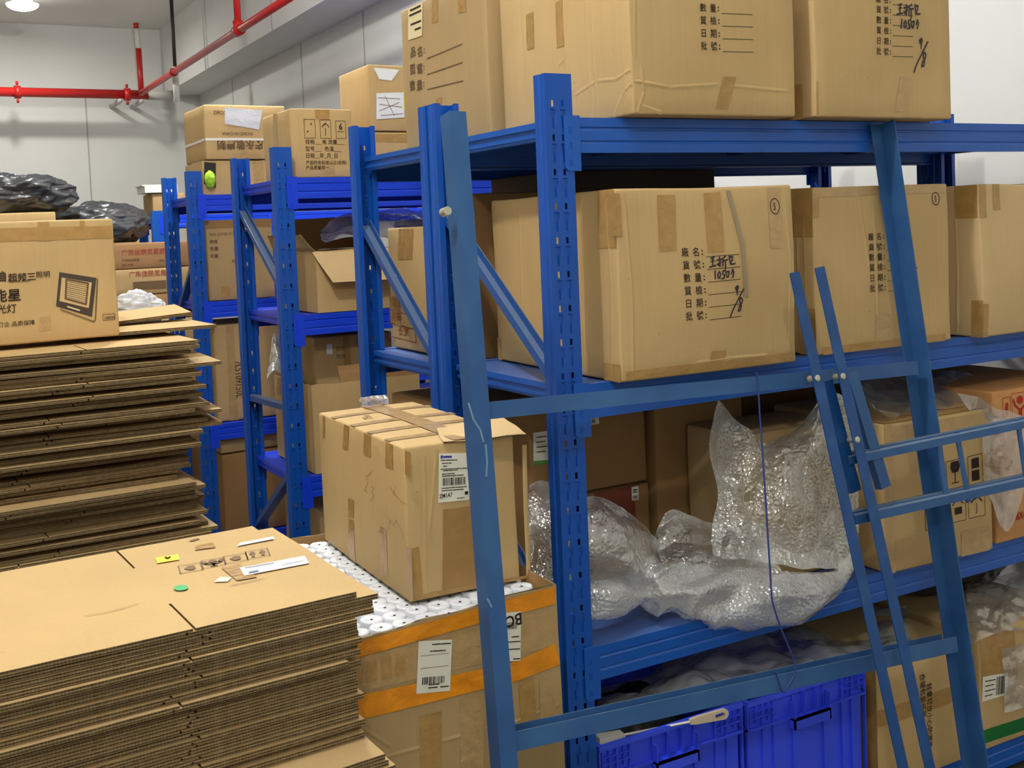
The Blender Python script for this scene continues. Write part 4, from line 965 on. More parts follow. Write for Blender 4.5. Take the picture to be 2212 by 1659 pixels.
F.prints('label_print', 'T', [('l', [F.uv('T', 530, 1230), F.uv('T', 590, 1220)], .004), ('l', [F.uv('T', 608, 1224), F.uv('T', 655, 1215)], .003), ('l', [F.uv('T', 540, 1240), F.uv('T', 556, 1237)], .008)], mat('ink_grey', lin(120, 124, 140), rough=.7), .004)
F.patch('white_label', 'T', [F.uv('T', *p) for p in ((512, 1182), (594, 1166), (590, 1161), (518, 1175))], WHITE, .0024)
F.patch('torn_tape', 'T', [F.uv('T', *p) for p in ((512, 1256), (556, 1248), (516, 1220), (478, 1228))], TAPE, .0018)
F.patch('torn_tape', 'T', [F.uv('T', *p) for p in ((422, 1190), (466, 1184), (460, 1173), (422, 1181))], TAPE, .0018)
F.patch('torn_paper', 'T', [F.uv('T', *p) for p in ((462, 1259), (492, 1258), (501, 1249), (476, 1248))], mat('torn_pale', lin(240, 222, 200), rough=.8), .0018)
it = []; INKW = mat('ink_worn', lin(120, 96, 72), rough=.8)
for (x, y, kd) in ((411, 1229, 'blob'), (460, 1218, 'hand'), (509, 1208, 'blob'), (556, 1198, 'up')):
    q = [(x-21, y+11), (x+27, y+2), (x+21, y-13), (x-26, y-5)]
    F.prints('handling_icon', 'T', frame_icon(F, q, kd, 'T', .0022), INKW)
it.append(('l', [F.uv('T', 413, 1169), F.uv('T', 427, 1165)], .01)); it.append(('l', [F.uv('T', 500, 1266), F.uv('T', 568, 1251)], .002))
[F.prints('worn_print', 'T', [q], INKW) for q in it]
F.prints('pencil_line', 'T', [('l', [F.uv('T', 183, 1332), F.uv('T', 240, 1322), F.uv('T', 300, 1305)], .0015)], PENC)

far_meshes = [sheet_mesh(1.05, .62, sm, .17, 80+i, mm) for i, (sm, mm) in enumerate(((.35, K_C), (.5, K_A), (.42, K_C), (.3, K_A), (.65, K_C), (.45, K_D)))]
GF = 'flattened cartons in the rear stack'
FS = (-.515, 1.05); zt = 1.392; z = zt; i = 0
while True:
    st = .0128 if z > 1.15 else .0118
    if i and RS.random() < .3: st += RS.uniform(.005, .016)
    z -= st
    if z < .012: break
    o = link('flattened_carton', far_meshes[RS.randrange(6)])
    off = (RS.uniform(-.03, .022), RS.uniform(-.022, .03)); rr = .03+RS.uniform(-.025, .025)
    if i in (4, 13, 15): off = (.055, off[1]); rr = -.02
    if 1.0 < z < 1.08: off = (off[0]-.05, off[1]+.03)
    if .95 < z < 1.0: off = (off[0]-.01, off[1]-.03)
    if z < .83: rr = .03+RS.uniform(-.006, .006); off = (RS.uniform(-.012, .0), RS.uniform(-.006, .006))
    o.location = (FS[0]+off[0], FS[1]+off[1], z); tl = max(0, st-.0125)*.5; o.rotation_euler = (RS.uniform(-tl, tl), RS.uniform(0, tl), rr)
    tag(o, 'flattened carton at the very top of the rear stack, under the floodlight carton' if i == 0 else 'flattened carton in the ragged rear stack below its top sheet', 'flattened carton', GF); i += 1
for k, (px, zz, rz, ry, L, D, lab) in enumerate((((420, 690), 1.403, .05, .0, .42, .34, 'small flattened carton lying on the rear stack beside the floodlight carton'), ((386, 668), 1.43, .10, -.05, .36, .16, 'folded carton propped at the back of the rear stack with a dark gap'))):
    o = link('flattened_carton', sheet_mesh(L, D, L*.8, D*.3, 95+k, K_A)); p = at(*px, Z=zz+.01)
    o.location = (p.x, [1.27, 1.52][k], zz); o.rotation_euler = ([.0, .12][k], ry, rz)
    tag(o, lab, 'flattened carton', GF)
p = at(118, 1140, Y=1.02)
b = MB(); b.box(0, 0, 0, .009, .0015, .2); b.box(0, 0, .2, .009, .55, .2015)
o = b.build('packing_strap', PVCW); o.location = (p.x, FS[1]-.045, .625); tag(o, 'white plastic strap around the lower bundle of the rear stack', 'strap')

FR_ = Vector((-.692, 1.25, 1.404)); rz = .10; wF = .56
FB = Carton('carton printed with a floodlight picture standing on the rear stack', wF, .22, .335, FR_-Vector((wF*math.cos(rz), wF*math.sin(rz), 0)), rz, K_A, 60, .003, .003)
fq = lambda *P: [FB.uv('F', *p) for p in P]
FB.tape('F', [(-60, 524), (244, 515), (241, 488), (-60, 494)]); FB.tape('F', [(82, 521), (110, 520), (105, 470), (80, 472)], TAPE, .0016); FB.tape('F', [(174, 518), (184, 517), (182, 470), (171, 470)], TAPE, .0016)
FB.tape('F', [(86, 716), (110, 713), (110, 683), (86, 685)], TAPE_CLEAR)
it = [('p', fq((121.5, 661), (199, 684), (209, 600), (129, 587.6)))]
FB.prints('floodlight_picture', 'F', it, mat('ink_charcoal', lin(66, 56, 46), rough=.7), .0012)
FB.prints('floodlight_glass', 'F', [('p', fq((129, 650), (192, 665), (199, 610), (134, 599)))], K_B, .0018)
it = [('l', fq((144, 603), (191, 611.6), (186, 657), (142, 644.6), (144, 603)), .005)]
for k in range(1, 10): it.append(('l', fq((144-.2*k, 603+4.16*k), (191-.5*k, 611.6+4.54*k)), .0012))
it.append(('l', fq((131, 668), (202, 694), (206, 690), (211, 602)), .003))
FB.prints('floodlight_lines', 'F', it, INK_G, .0024)
it = []
for px, t, sz, bo in (((18, 607), '超频三', .024, .014), ((78, 599), '照明', .019, .006), ((20, 611), '股票代码 300647', .0075, .0), ((-46, 653), '节能星', .036, .016), ((-30, 678), '泛光灯', .026, .01), ((-30, 709), '专业灯企 品质保障', .015, .004), ((225, 690), '100W', .0125, .01)):
    u, v = FB.uv('F', *px); it.append(('t', t, u, v, sz, 1, bo))
it += [('l', fq((223, 692), (248, 690), (248, 677), (222, 679), (223, 692)), .0012)]
it += [('l', fq((-10, 590+k*4), (11, 590+k*4)), .003) for k in range(5)]+[('l', fq((12, 608), (12, 592), (4, 586)), .0025)]
it += [('l', fq((145, 663), (172, 671)), .004)]
[FB.prints('printed_text', 'F', [q], INK, .0016) for q in it[:8]]; FB.prints('wattage_frame', 'F', it[8:9], INK, .0016); FB.prints('logo_mark', 'F', it[9:15], INK, .0016)
FB.prints('print_on_picture', 'F', [('l', fq((146, 662), (172, 670)), .004)], PAPER_Y, .0028)

# ---- clutter between the stacks and the far wall
def blob(name, c, rad, seed, m, label, cat, group=None, amp=.25, n=72, sharp=True):
    b = MB(); R = []
    for i in range(n+1):
        t = i/n*math.pi; row = []
        for j in range(n):
            a = j/n*2*math.pi; d = Vector((math.sin(t)*math.cos(a), math.sin(t)*math.sin(a), -math.cos(t)))
            k = 1+amp*nz(d, 1.3, seed)+amp*.4*(1-2*abs(nz(d, 3.1, seed+1)))+amp*.14*(1-2*abs(nz(d, 6, seed+2)))+amp*.05*(1-2*abs(nz(d, 12, seed+3)))
            p = Vector((d.x*rad[0]*k, d.y*rad[1]*k, d.z*rad[2]*k)); p.z = max(p.z, -rad[2]*.8); row.append(p+Vector((0, 0, rad[2]*.8)))
        R.append(row)
    b.grid(R, closed=True); o = b.build(name, m, smooth=True); o.location = c; tag(o, label, cat, group); return o
fp = at(240, 472, Y=2.75)
Carton('tall carton standing behind the floodlight carton, its taped top edge showing', .55, .3, .85, (fp.x-.56, 2.75, .002), 0, K_A, 61)
Carton('upper carton behind the floodlight carton supporting the black bag side', .55, .3, fp.z-.856, (fp.x-.56, 2.75, .855), 0, K_A, 62)
zr = 1.668; RZ = []
base = Carton('brown base carton under the red printed flat cartons', .75, .45, 1.09-.012, (-.42, 4.3, .002), 0, K_D, 63)
for k in range(4):
    z0 = zr-.1445*(k+1)
    c = Carton('flat carton with red print, ' + ['top of the pile by the rack post', 'second of the pile by the rack post', 'third of the pile by the rack post', 'lowest of the pile by the rack post'][k], .75, .44, .1425, (-.42+[0, .02, -.01, .01][k], 4.3, z0), 0, [K_RED, K_C, K_RED, K_C][k], 64+k, .002, .002, 'red printed flat cartons')
    pxy = [(262, 551), (278, 598), (0, 0), (0, 0)][k]
    if k < 2:
        u, v = c.uv('F', *pxy); c.prints('red_print', 'F', [('t', '广东佳丽尼是照明', u, v, .034, 1, .012)], mat('ink_dull_red', lin(150, 58, 44), rough=.8))
        c.prints('dark_print', 'F', [('p', [(u+.02, v-.075), (u+.2, v-.075), (u+.2, v-.03), (u+.02, v-.03)])] if k else [('t', '产品规格数量', u+.0, v-.035, .016), ('t', '型号 毛重', u+.0, v-.06, .014), ('t', '净重 批次', u+.2, v-.045, .014)], INK_G)
p1 = at(35, 440, Y=4.4)
blob('garbage_bag', (-.225, 4.49, zr+.004), (.23, .16, .125), 3, BAG, 'rounded black plastic bag lying on the red printed cartons', 'plastic bag', 'black plastic bags')
Carton('brown carton behind the black bags', .5, .3, .01+at(280, 445, Y=5.1).z, (at(232, 445, Y=5.1).x-.2, 5.1, .002), 0, K_A, 70) if False else None
pb = at(300, 446, Y=4.82)
Carton('brown carton standing behind the rounded black bag', .3, .12, pb.z-.004, (pb.x-.31, 4.82, .002), 0, K_A, 70)
pl_ = at(60, 462, Y=4.3)
Carton('carton under the peaked black bag at the left edge', .52, .45, pl_.z-.004, (pl_.x-.42, 4.0, .002), 0, K_A, 71)
blob('garbage_bag', (pl_.x-.06, 4.2, pl_.z+.002), (.25, .16, .11), 9, BAG, 'peaked black plastic bag at the left edge of the photo', 'plastic bag', 'black plastic bags', .3)
wb = at(308, 655, Y=1.78)
blob('white_bag', (at(300, 650, Y=1.72).x, 1.72, 1.405), (.075, .04, .05), 5, BAGW, 'small white plastic bag tucked behind the folded carton on the rear stack', 'plastic bag', None, .35)
pe = at(338, 408, Y=5.12)
Carton('brown carton on top of the pale far rack', .2, .3, .14, (.19, 5.1, 1.833), 0, K_C, 72)
fx = at(312, 395, Y=5.08).x
b = MB(); b.box(0, 0, 0, .2, .25, .05); b.box(-.012, .01, .042, 0, .24, .05); o = b.build('foam_board', PVCW); o.location = (fx, 5.08, 1.9765); tag(o, 'white foam slab on the carton of the far rack', 'foam board')

# ------------------------------------------------------------------ ladder frame and handrail
LS = .16
LP, LN = Vector((0, -.058, 1.91)), Vector((0, 1, -LS))
HP = Vector((0, -.14, 1.91))
up_l = Vector((0, LS, 1)).normalized(); out_l = Vector((0, -1, LS)).normalized()
def lean(px, py, P=LP): return atp(px, py, P, LN)
def to_floor(a, c):
    d = c-a; return a+d*((.004-a.z)/d.z)
r = empty('leaning_ladder', (.37, -.3, 0)); tag(r, 'wide blue steel ladder frame with two crossbars leaning on the nearest rack', 'ladder')
def rel(b, base):
    b.v = [(v[0]-base[0], v[1]-base[1], v[2]-base[2]) for v in b.v]; return b
LB0 = (.37, -.3, 0)
def member(name, p0, p1, prof, side, m, root, base):
    b = MB(); b.bar(p0, p1, prof, side); return rel(b, base).build(name, m, root)
def tubeprof(w, d): return [(-w/2, 0), (-w/2+.003, -.003+0), (w/2-.003, -.003), (w/2, 0), (w/2, d), (-w/2, d)]
# left stile: square tube; right stile: angle with its web set back
a = lean(989, 240); c = to_floor(a, lean(1101, 1659))
X_ = Vector((1, 0, 0))
def sgn(p0, p1, prof): # make +b point away from the viewer
    d = (p1-p0).normalized(); s = (X_-d*X_.dot(d)).normalized(); bb = s.cross(d); return [(q[0], q[1] if bb.y > 0 else -q[1]) for q in prof]
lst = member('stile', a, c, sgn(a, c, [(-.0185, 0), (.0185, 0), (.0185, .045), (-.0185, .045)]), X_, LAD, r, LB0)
# scuffs on the left stile
b = MB()
for pts in (((1012, 870), (1022, 905), (1038, 930), (1044, 955)), ((1052, 1292), (1062, 1312)), ((1049, 960), (1052, 1000), (1050, 1030))):
    P = [lean(*q)+out_l*.0006 for q in pts]
    for p0, p1 in zip(P[:-1], P[1:]):
        b.face([p0-X_*.0022, p1-X_*.0018, p1+X_*.0022, p0+X_*.0018])
    rel(b, LB0).build('paint_scuff', SCUFF, lst); b = MB()
b = MB(); p = lean(978, 455)-X_*.012; b.tube([p+out_l*.002, p-out_l*.02], .009, 10); rel(b, LB0).build('bolt', BOLT, lst)
a2 = lean(1922, 258); c2 = to_floor(a2, lean(2125, 1659))
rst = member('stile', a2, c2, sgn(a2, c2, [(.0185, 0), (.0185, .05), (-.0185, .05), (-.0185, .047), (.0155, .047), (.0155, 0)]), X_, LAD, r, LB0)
for (q0, q1, w) in (((1057, 887), (1986, 794), .034), ((1112, 1604), (2071, 1392), .036)):
    p0, p1 = lean(*q0)-out_l*.004, lean(*q1)-out_l*.004; d = (p1-p0).normalized(); s = (up_l-d*up_l.dot(d)).normalized(); bb = s.cross(d); k = 1 if bb.y > 0 else -1
    if w == .036: pr = [(-w/2, 0), (w/2, 0), (w/2, .003), (-w/2+.003, .003), (-w/2+.003, .045), (w/2, .045), (w/2, .048), (-w/2, .048)]
    else: pr = [(-w/2, 0), (w/2, 0), (w/2, .03), (w/2-.003, .03), (w/2-.003, .003), (-w/2, .003)]
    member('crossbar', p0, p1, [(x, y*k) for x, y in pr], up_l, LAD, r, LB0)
# ---- handrail of two slim angle bars with a truss
h = empty('stair_handrail', (1.0, -.4, 0)); tag(h, 'narrow blue handrail of two slim bars with a small truss leaning before the ladder', 'handrail')
HB = (1.0, -.4, 0)
def ang(w, d, t=.003, flip=1): return [(-w/2*flip, 0), (w/2*flip, 0), (w/2*flip, d), ((w/2-t)*flip, d), ((w/2-t)*flip, t), (-w/2*flip, t)]
for i, (q0, q1, bolts) in enumerate((((1717, 588), (1952, 1659), ((1765, 817),)), ((1771, 577), (2010, 1659), ((1820, 813), (1851, 950))))):
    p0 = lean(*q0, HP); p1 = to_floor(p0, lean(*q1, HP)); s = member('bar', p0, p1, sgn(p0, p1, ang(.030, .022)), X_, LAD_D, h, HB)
    for q in bolts:
        b = MB(); p = lean(*q, HP); b.tube([p+out_l*.0045, p+out_l*.003, p-out_l*.025], [.0045, .0075, .007], 12); rel(b, HB).build('bolt', BOLT, s)
H2 = HP+Vector((0, .028, 0))
for q0, q1, lt in (((1788, 822), (1850, 1062), LAD_D), ((1842, 806), (1915, 1053), LAD)):
    p0, p1 = lean(*q0, H2), lean(*q1, H2); b = MB(); b.bar(p0, p1, sgn(p0, p1, [(-.016, 0), (.016, 0), (.016, .003), (-.013, .003), (-.013, .02), (-.016, .02)]), X_); rel(b, HB).build('brace_bar', lt, h)
H3 = HP+Vector((0, .024, 0))
ext = 1.5
for q0, q1, w in (((1835, 992), (2212, 914), .026), ((1848, 1120), (2212, 1040), .028)):
    p0, p1 = lean(*q0, H3), lean(*q1, H3); p1 = p0+(p1-p0)*ext; d = (p1-p0).normalized(); s = (up_l-d*up_l.dot(d)).normalized(); k = 1 if s.cross(d).y > 0 else -1
    member('truss_rail', p0, p1, [(x, y*k) for x, y in ((-w/2, 0), (w/2-.008, 0), (w/2-.004, .006), (w/2, .006), (w/2, .035), (w/2-.003, .035), (w/2-.003, .01), (-w/2, .004))], up_l, LAD, h, HB)
H4 = HP+Vector((0, .03, 0))
for i, (q0, q1) in enumerate((((2026, 945), (2046, 1085)), ((2067, 935), (2093, 1085)), ((2198, 905), (2218, 1050)), ((2330, 890), (2350, 1030)))):
    p0, p1 = lean(*q0, H4), lean(*q1, H4); member('strut', p0, p1, sgn(p0, p1, RECT(.015, .004)), X_, LAD, h, HB)
# ---- cord
C_ = MB(); pts = [lean(*q, LP+Vector((0, -.008, 0))) for q in ((1634, 806), (1637, 822), (1641, 892), (1650, 1020), (1658, 1146), (1664, 1240), (1669, 1300), (1690, 1365), (1713, 1420), (1718, 1450), (1705, 1478), (1691, 1495), (1680, 1465), (1672, 1448))]
def smooth_path(P, k=4):
    out = []
    for i in range(len(P)-1):
        p0, p1, p2, p3 = P[max(i-1, 0)], P[i], P[i+1], P[min(i+2, len(P)-1)]
        for j in range(k):
            t = j/k; out.append(.5*((2*p1)+(p2-p0)*t+(2*p0-5*p1+4*p2-p3)*t*t+(3*p1-p0-3*p2+p3)*t*t*t))
    return out+[P[-1]]
C_.tube(smooth_path(pts), .0022, 6)
q = [lean(*q, LP+Vector((0, -.006, 0))) for q in ((1632, 800), (1634, 830))]
o = C_.build('cord', CORD, smooth=True); tag(o, 'thin blue cord hanging from the upper crossbar and looped round the lower one', 'cord')

# ------------------------------------------------------------------ crates and brush
def crate(x, y, z, w, d, hgt, label):
    r = empty('storage_crate', (x, y, z)); tag(r, label, 'plastic crate', 'blue plastic crates')
    t = .004; tp = .012                                  # wall, taper
    b = MB()
    def ring(off, zz, k): return [(off+k, off+k, zz), (w-off-k, off+k, zz), (w-off-k, d-off-k, zz), (off+k, d-off-k, zz)]
    o0, o1 = ring(tp, 0, 0), ring(.010, hgt-.002, 0); i1, i0 = ring(.010+t, hgt-.002, 0), ring(tp+t, .006, 0)
    for A, B_ in ((o0, o1), (o1, i1), (i1, i0)):
        for k in range(4): b.face([A[k], A[(k+1) % 4], B_[(k+1) % 4], B_[k]])
    b.face(o0[::-1]); b.face(i0)
    b.build('body', CRATE, r, fix=False)
    b = MB(); bands = MB()
    for zz, th in ((hgt-.012, .012), (hgt-.075, .005)):
        b.box(0, 0, zz, w, .011, zz+th); b.box(0, d-.011, zz, w, d, zz+th); b.box(0, .011, zz, .011, d-.011, zz+th); b.box(w-.011, .011, zz, w, d-.011, zz+th)
    b.build('rim', CRATE, r)
    b = MB()
    for k in range(6):
        xx = [.05, .085, .15, w-.15, w-.085, w-.05][k]
        b.box(xx-.0015, .0025, .0, xx+.0015, .012, hgt-.01)
    for xx in (.0, w-.003): b.box(xx, .002, 0, xx+.003, .012, hgt-.012)
    for yy in (.09, d/2, d-.09): b.box(.0025, yy-.0015, 0, .012, yy+.0015, hgt-.01)
    b.build('rib', CRATE, r)
    for side in (0, 1):
        b = MB(); x0 = .006 if side == 0 else w-.088
        for k in range(5): b.box(x0+k*.02, .001, hgt-.06, x0+k*.02+.0018, .012, hgt-.012)
        for zz in (hgt-.03, hgt-.046): b.box(x0, .001, zz, x0+.082, .012, zz+.0018)
        b.build('corner_lattice', CRATE, r)
    b = MB(); hx0, hx1 = w/2-.062, w/2+.062
    b.box(hx0, -.014, hgt-.078, hx1, .012, hgt-.072); b.box(hx0, -.014, hgt-.10, hx1, -.009, hgt-.072); b.box(hx0, -.014, hgt-.10, hx0+.004, .012, hgt-.03); b.box(hx1-.004, -.014, hgt-.10, hx1, .012, hgt-.03)
    for k in (1, 2): b.box(hx0+k*.041, -.008, hgt-.072, hx0+k*.041+.002, .012, hgt-.012)
    b.build('handle', CRATE, r)
    return r
crate(.085, -.002, Z4, .422, .38, .358, 'blue plastic crate holding black things and a brush, next to the front upright')
crate(.521, -.004, Z4, .405, .38, .353, 'closed looking blue plastic crate between the brush crate and the printed carton')
blob('black_bundle', (.295, .19, Z4+.008), (.165, .14, .20), 21, BLACKBOX, 'black tangled bundle filling the brush crate', 'bundle', None, .12)
pA, pB, pC, pD = at(1571, 1540, Y=-.03), at(1490, 1559, Y=-.02), at(1345, 1588, Y=.05), at(1290, 1597, Y=.06)
r = empty('dish_brush', pB); tag(r, 'cream handled brush lying across the first blue crate', 'brush')
ax = (pA-pB).normalized(); nn = Vector((0, -1, 0)); upb = (Vector((0, 0, 1))-ax*ax.z).normalized()
L_ = (pA-pB).length; prof = []
for k in range(9): a = -math.pi/2+k*math.pi/8; prof.append((L_-.011+.0125*math.cos(a), .0125*math.sin(a)))
prof = [(0, -.006), (.02, -.009)]+prof+[(.02, .009), (0, .006)]
hole = [(L_-.016+.008*math.cos(k*math.pi/4)*(1 if math.cos(k*math.pi/4) > 0 else 1)+(-.014 if 2 < k < 7 else 0), .0055*math.sin(k*math.pi/4)) for k in range(8)]
b = MB()
W3 = lambda p, e: ax*p[0]+upb*p[1]+nn*e
no, nh = len(prof), len(hole)
import mathutils.geometry as MG
tri = MG.tessellate_polygon([[Vector((p[0], p[1], 0)) for p in prof], [Vector((p[0], p[1], 0)) for p in hole[::-1]]]); allp = prof+hole[::-1]
for e in (.004, -.004):
    i0 = len(b.v); b.v += [tuple(W3(p, e)) for p in allp]
    for f in tri: b.f.append(tuple(i0+k for k in (f if e > 0 else f[::-1]))); b.m.append(0)
for loop in (prof, hole):
    for p0, p1 in zip(loop, loop[1:]+loop[:1]): b.face([W3(p0, .004), W3(p1, .004), W3(p1, -.004), W3(p0, -.004)])
b.build('handle', mat('cream_plastic', lin(224, 206, 176), rough=.45), r)
b = MB(); b.tube([Vector((0, 0, 0)), pC-pB], .003, 8); b.build('neck', PVCW, r)
b = MB(); b.bar(pC-pB, pD-pB, RECT(.014, .03), (0, 0, 1)); b.build('brush_head', PVCW, r)
b = MB()
for k in range(11):
    p = (pC-pB).lerp(pD-pB, k/10)
    for dy in (-.012, 0, .012): b.tube([p+Vector((0, dy, -.006)), p+Vector((.004*math.sin(k*2.), dy*1.3, -.026))], .0012, 5)
b.build('bristles', PVCW, r)

# ------------------------------------------------------------------ plastic film
def cr(P, t):
    n = len(P)-1; x = t*n; i = min(int(x), n-1); t = x-i; p0, p1, p2, p3 = P[max(i-1, 0)], P[i], P[i+1], P[min(i+2, n)]
    return .5*((2*p1)+(p2-p0)*t+(2*p0-5*p1+4*p2-p3)*t*t+(3*p1-p0-3*p2+p3)*t*t*t)
def film_sheet(name, rows, m, label, cat, nu=110, nv=110, amp=.016, seed=1, freq=9, group=None, zmin=None, stretch=(1, 1, 1), part=None, smooth=True, ymax=None, fine=.07):
    """crumpled sheet through a grid of points given as (px, py, Y): pixel and real depth"""
    G = [[at(p[0], p[1], Y=p[2]) for p in row] for row in rows]
    P = []
    for i in range(nu+1):
        row = [cr([cr(g, i/nu) for g in G], j/nv) for j in range(nv+1)]
        P.append(row)
    Q = []
    for i in range(nu+1):
        row = []
        for j in range(nv+1):
            a = P[min(i+1, nu)][j]-P[max(i-1, 0)][j]; c = P[i][min(j+1, nv)]-P[i][max(j-1, 0)]
            n = a.cross(c); n = n.normalized() if n.length > 1e-9 else Vector((0, -1, 0))
            p = P[i][j]; q = Vector((p.x*stretch[0], p.y*stretch[1], p.z*stretch[2]))
            d = .8*nz(q, freq*.45, seed)+.85*(1-2.4*abs(nz(q, freq*.8, seed+1)))+.26*(1-2.4*abs(nz(q, freq*2.0, seed+2)))+fine*(1-2.4*abs(nz(q, freq*4.3, seed+3)))
            e = min(1, 6*min(i/nu, 1-i/nu, j/nv, 1-j/nv)+.35)
            w = p+n*(amp*d*e)+Vector((nz(q, freq*1.5, seed+5), 0, nz(q, freq*1.5, seed+6)))*amp*.5
            if zmin is not None: w.z = max(w.z, zmin+.001)
            if ymax is not None: w.y = min(w.y, ymax)
            row.append(w)
        Q.append(row)
    b = MB(); b.grid(Q); o = b.build(name, m, part, smooth=smooth, fix=False)
    if part is None: tag(o, label, cat, group)
    return o
zl = ZA[2]+.001
BW = empty('bubble_wrap_heap', at(1600, 1300, Y=.05)); BW.location.z = zl
tag(BW, 'large crumpled heap of bubble wrap drooping over the low shelf edge', 'bubble wrap')
bw0 = BW.location.copy()
def bwpart(name, *a, **k):
    o = film_sheet(name, *a, BUB, None, None, part=BW, **k); o.matrix_parent_inverse = Matrix.Translation(-bw0); return o
bwpart('hanging_sheet', [
    [(1552, 868, .06), (1600, 915, .08), (1660, 955, .08), (1722, 920, .06), (1762, 862, .03), (1815, 848, .0), (1868, 880, .01)],
    [(1530, 960, .06), (1590, 985, .09), (1650, 1000, .02), (1710, 985, -.01), (1760, 950, -.03), (1810, 950, -.04), (1862, 965, -.01)],
    [(1548, 1060, .07), (1595, 1055, .05), (1640, 1060, .02), (1690, 1050, -.01), (1750, 1040, -.05), (1810, 1050, -.05), (1858, 1070, -.02)],
    [(1540, 1130, .06), (1590, 1130, .03), (1640, 1135, .0), (1690, 1140, -.02), (1750, 1140, -.06), (1815, 1130, -.06), (1856, 1160, -.03)],
    [(1540, 1200, .04), (1590, 1210, .0), (1640, 1215, -.02), (1690, 1220, -.04), (1750, 1230, -.07), (1810, 1230, -.06), (1846, 1230, -.03)]], nu=190, nv=190, amp=.026, seed=3, freq=10, ymax=.09, stretch=(1, 1, .38))
bwpart('left_lump', [
    [(1255, 1075, .10), (1300, 1070, .10), (1340, 1092, .10), (1385, 1130, .10), (1420, 1160, .12), (1440, 1200, .12)],
    [(1255, 1120, .05), (1300, 1110, .04), (1350, 1135, .03), (1395, 1180, .04), (1430, 1210, .07), (1450, 1230, .09)],
    [(1255, 1180, .04), (1300, 1180, .02), (1360, 1200, .01), (1410, 1240, .02), (1450, 1250, .05), (1470, 1260, .08)],
    [(1258, 1260, .06), (1300, 1255, .04), (1350, 1262, .03), (1400, 1275, .03), (1450, 1285, .05), (1480, 1280, .08)],
    [(1260, 1330, .10), (1300, 1335, .07), (1340, 1325, .06), (1370, 1310, .06), (1400, 1300, .07), (1420, 1290, .10)]], nu=130, nv=130, amp=.016, seed=7, freq=10, zmin=zl, stretch=(1, 1, .6))
bwpart('middle_sheet', [
    [(1405, 1180, .14), (1440, 1108, .13), (1490, 1112, .13), (1545, 1128, .12), (1600, 1120, .10), (1660, 1130, .06)],
    [(1420, 1200, .10), (1450, 1160, .10), (1500, 1165, .08), (1560, 1170, .06), (1610, 1180, .04), (1670, 1190, .0)],
    [(1430, 1240, .07), (1470, 1215, .06), (1520, 1220, .04), (1580, 1225, .02), (1630, 1240, .0), (1700, 1250, -.03)],
    [(1430, 1280, .06), (1480, 1270, .04), (1540, 1275, .02), (1600, 1280, .0), (1660, 1290, -.02), (1720, 1290, -.05)]], nu=130, nv=100, amp=.017, seed=12, freq=10, zmin=zl, stretch=(.6, 1, 1))
# the rolled lower edge that hangs over the beam
def roll_tube(path, name, seed, rad):
    pts = smooth_path([at(p[0], p[1], Y=p[2]) for p in path], 16); n = 48; R = []; N = len(pts)
    for k, c in enumerate(pts):
        d = (pts[min(k+1, N-1)]-pts[max(k-1, 0)]).normalized(); a = (Vector((0, 0, 1))-d*d.z).normalized(); bb = d.cross(a); t = k/(N-1); row = []
        rr = rad*(.45+.75*math.sin(math.pi*min(1, t*1.05+.06))**.7)
        for j in range(n):
            th = j*2*math.pi/n; o = a*math.cos(th)*rr+bb*math.sin(th)*rr*.8; q = c+o
            s_ = 1+.46*(1-2.4*abs(nz((q.x*.22, q.y*2, q.z*2), 12, seed)))+.11*(1-2.4*abs(nz((q.x*.35, q.y, q.z), 26, seed+1)))+.02*nz(q, 60, seed+2)
            w = c+o*s_
            if w.y > -.004: w.z = max(w.z, zl+.001)
            row.append(w)
        R.append(row)
    b = MB(); b.grid(R, closed=True); o = b.build(name, BUB, BW, smooth=True, fix=False); o.matrix_parent_inverse = Matrix.Translation(-bw0)
roll_tube([(1385, 1215, .07), (1420, 1262, .04), (1480, 1282, .02), (1560, 1290, .0), (1640, 1296, -.03), (1720, 1292, -.055), (1790, 1262, -.05), (1836, 1215, -.03)], 'rolled_edge', 31, .045)
roll_tube([(1255, 1295, .06), (1300, 1300, .05), (1345, 1290, .05), (1395, 1285, .06)], 'small_roll', 37, .028)

film_sheet('plastic_film', [
    [(1840, 800, .22), (1900, 800, .25), (1980, 812, .25), (2060, 800, .25), (2110, 815, .22)],
    [(1860, 840, .10), (1910, 850, .12), (1980, 840, .12), (2060, 845, .10), (2150, 870, .06)],
    [(1880, 862, .0), (1920, 880, .02), (1990, 870, .04), (2070, 885, .0), (2175, 905, -.04)],
    [(1890, 880, -.035), (1930, 890, -.03), (2000, 890, .0), (2090, 905, -.04), (2190, 930, -.06)]], FILM, 'clear film bunched over the fragile marked carton on the low shelf', 'plastic film', 70, 80, .016, 41, 11)
film_sheet('plastic_film', [
    [(2070, 850, -.04), (2110, 860, -.05), (2150, 880, -.06), (2215, 900, -.06)],
    [(2120, 940, -.05), (2150, 950, -.06), (2185, 960, -.07), (2230, 970, -.06)],
    [(2125, 1030, -.05), (2150, 1040, -.06), (2180, 1040, -.07), (2215, 1050, -.06)],
    [(2145, 1090, -.05), (2160, 1100, -.06), (2180, 1100, -.06), (2205, 1090, -.06)],
    [(2165, 1145, -.055), (2172, 1148, -.06), (2180, 1146, -.06), (2186, 1140, -.055)]], FILM, 'clear film hanging down in front of the orange tinted carton', 'plastic film', 70, 90, .012, 45, 11)
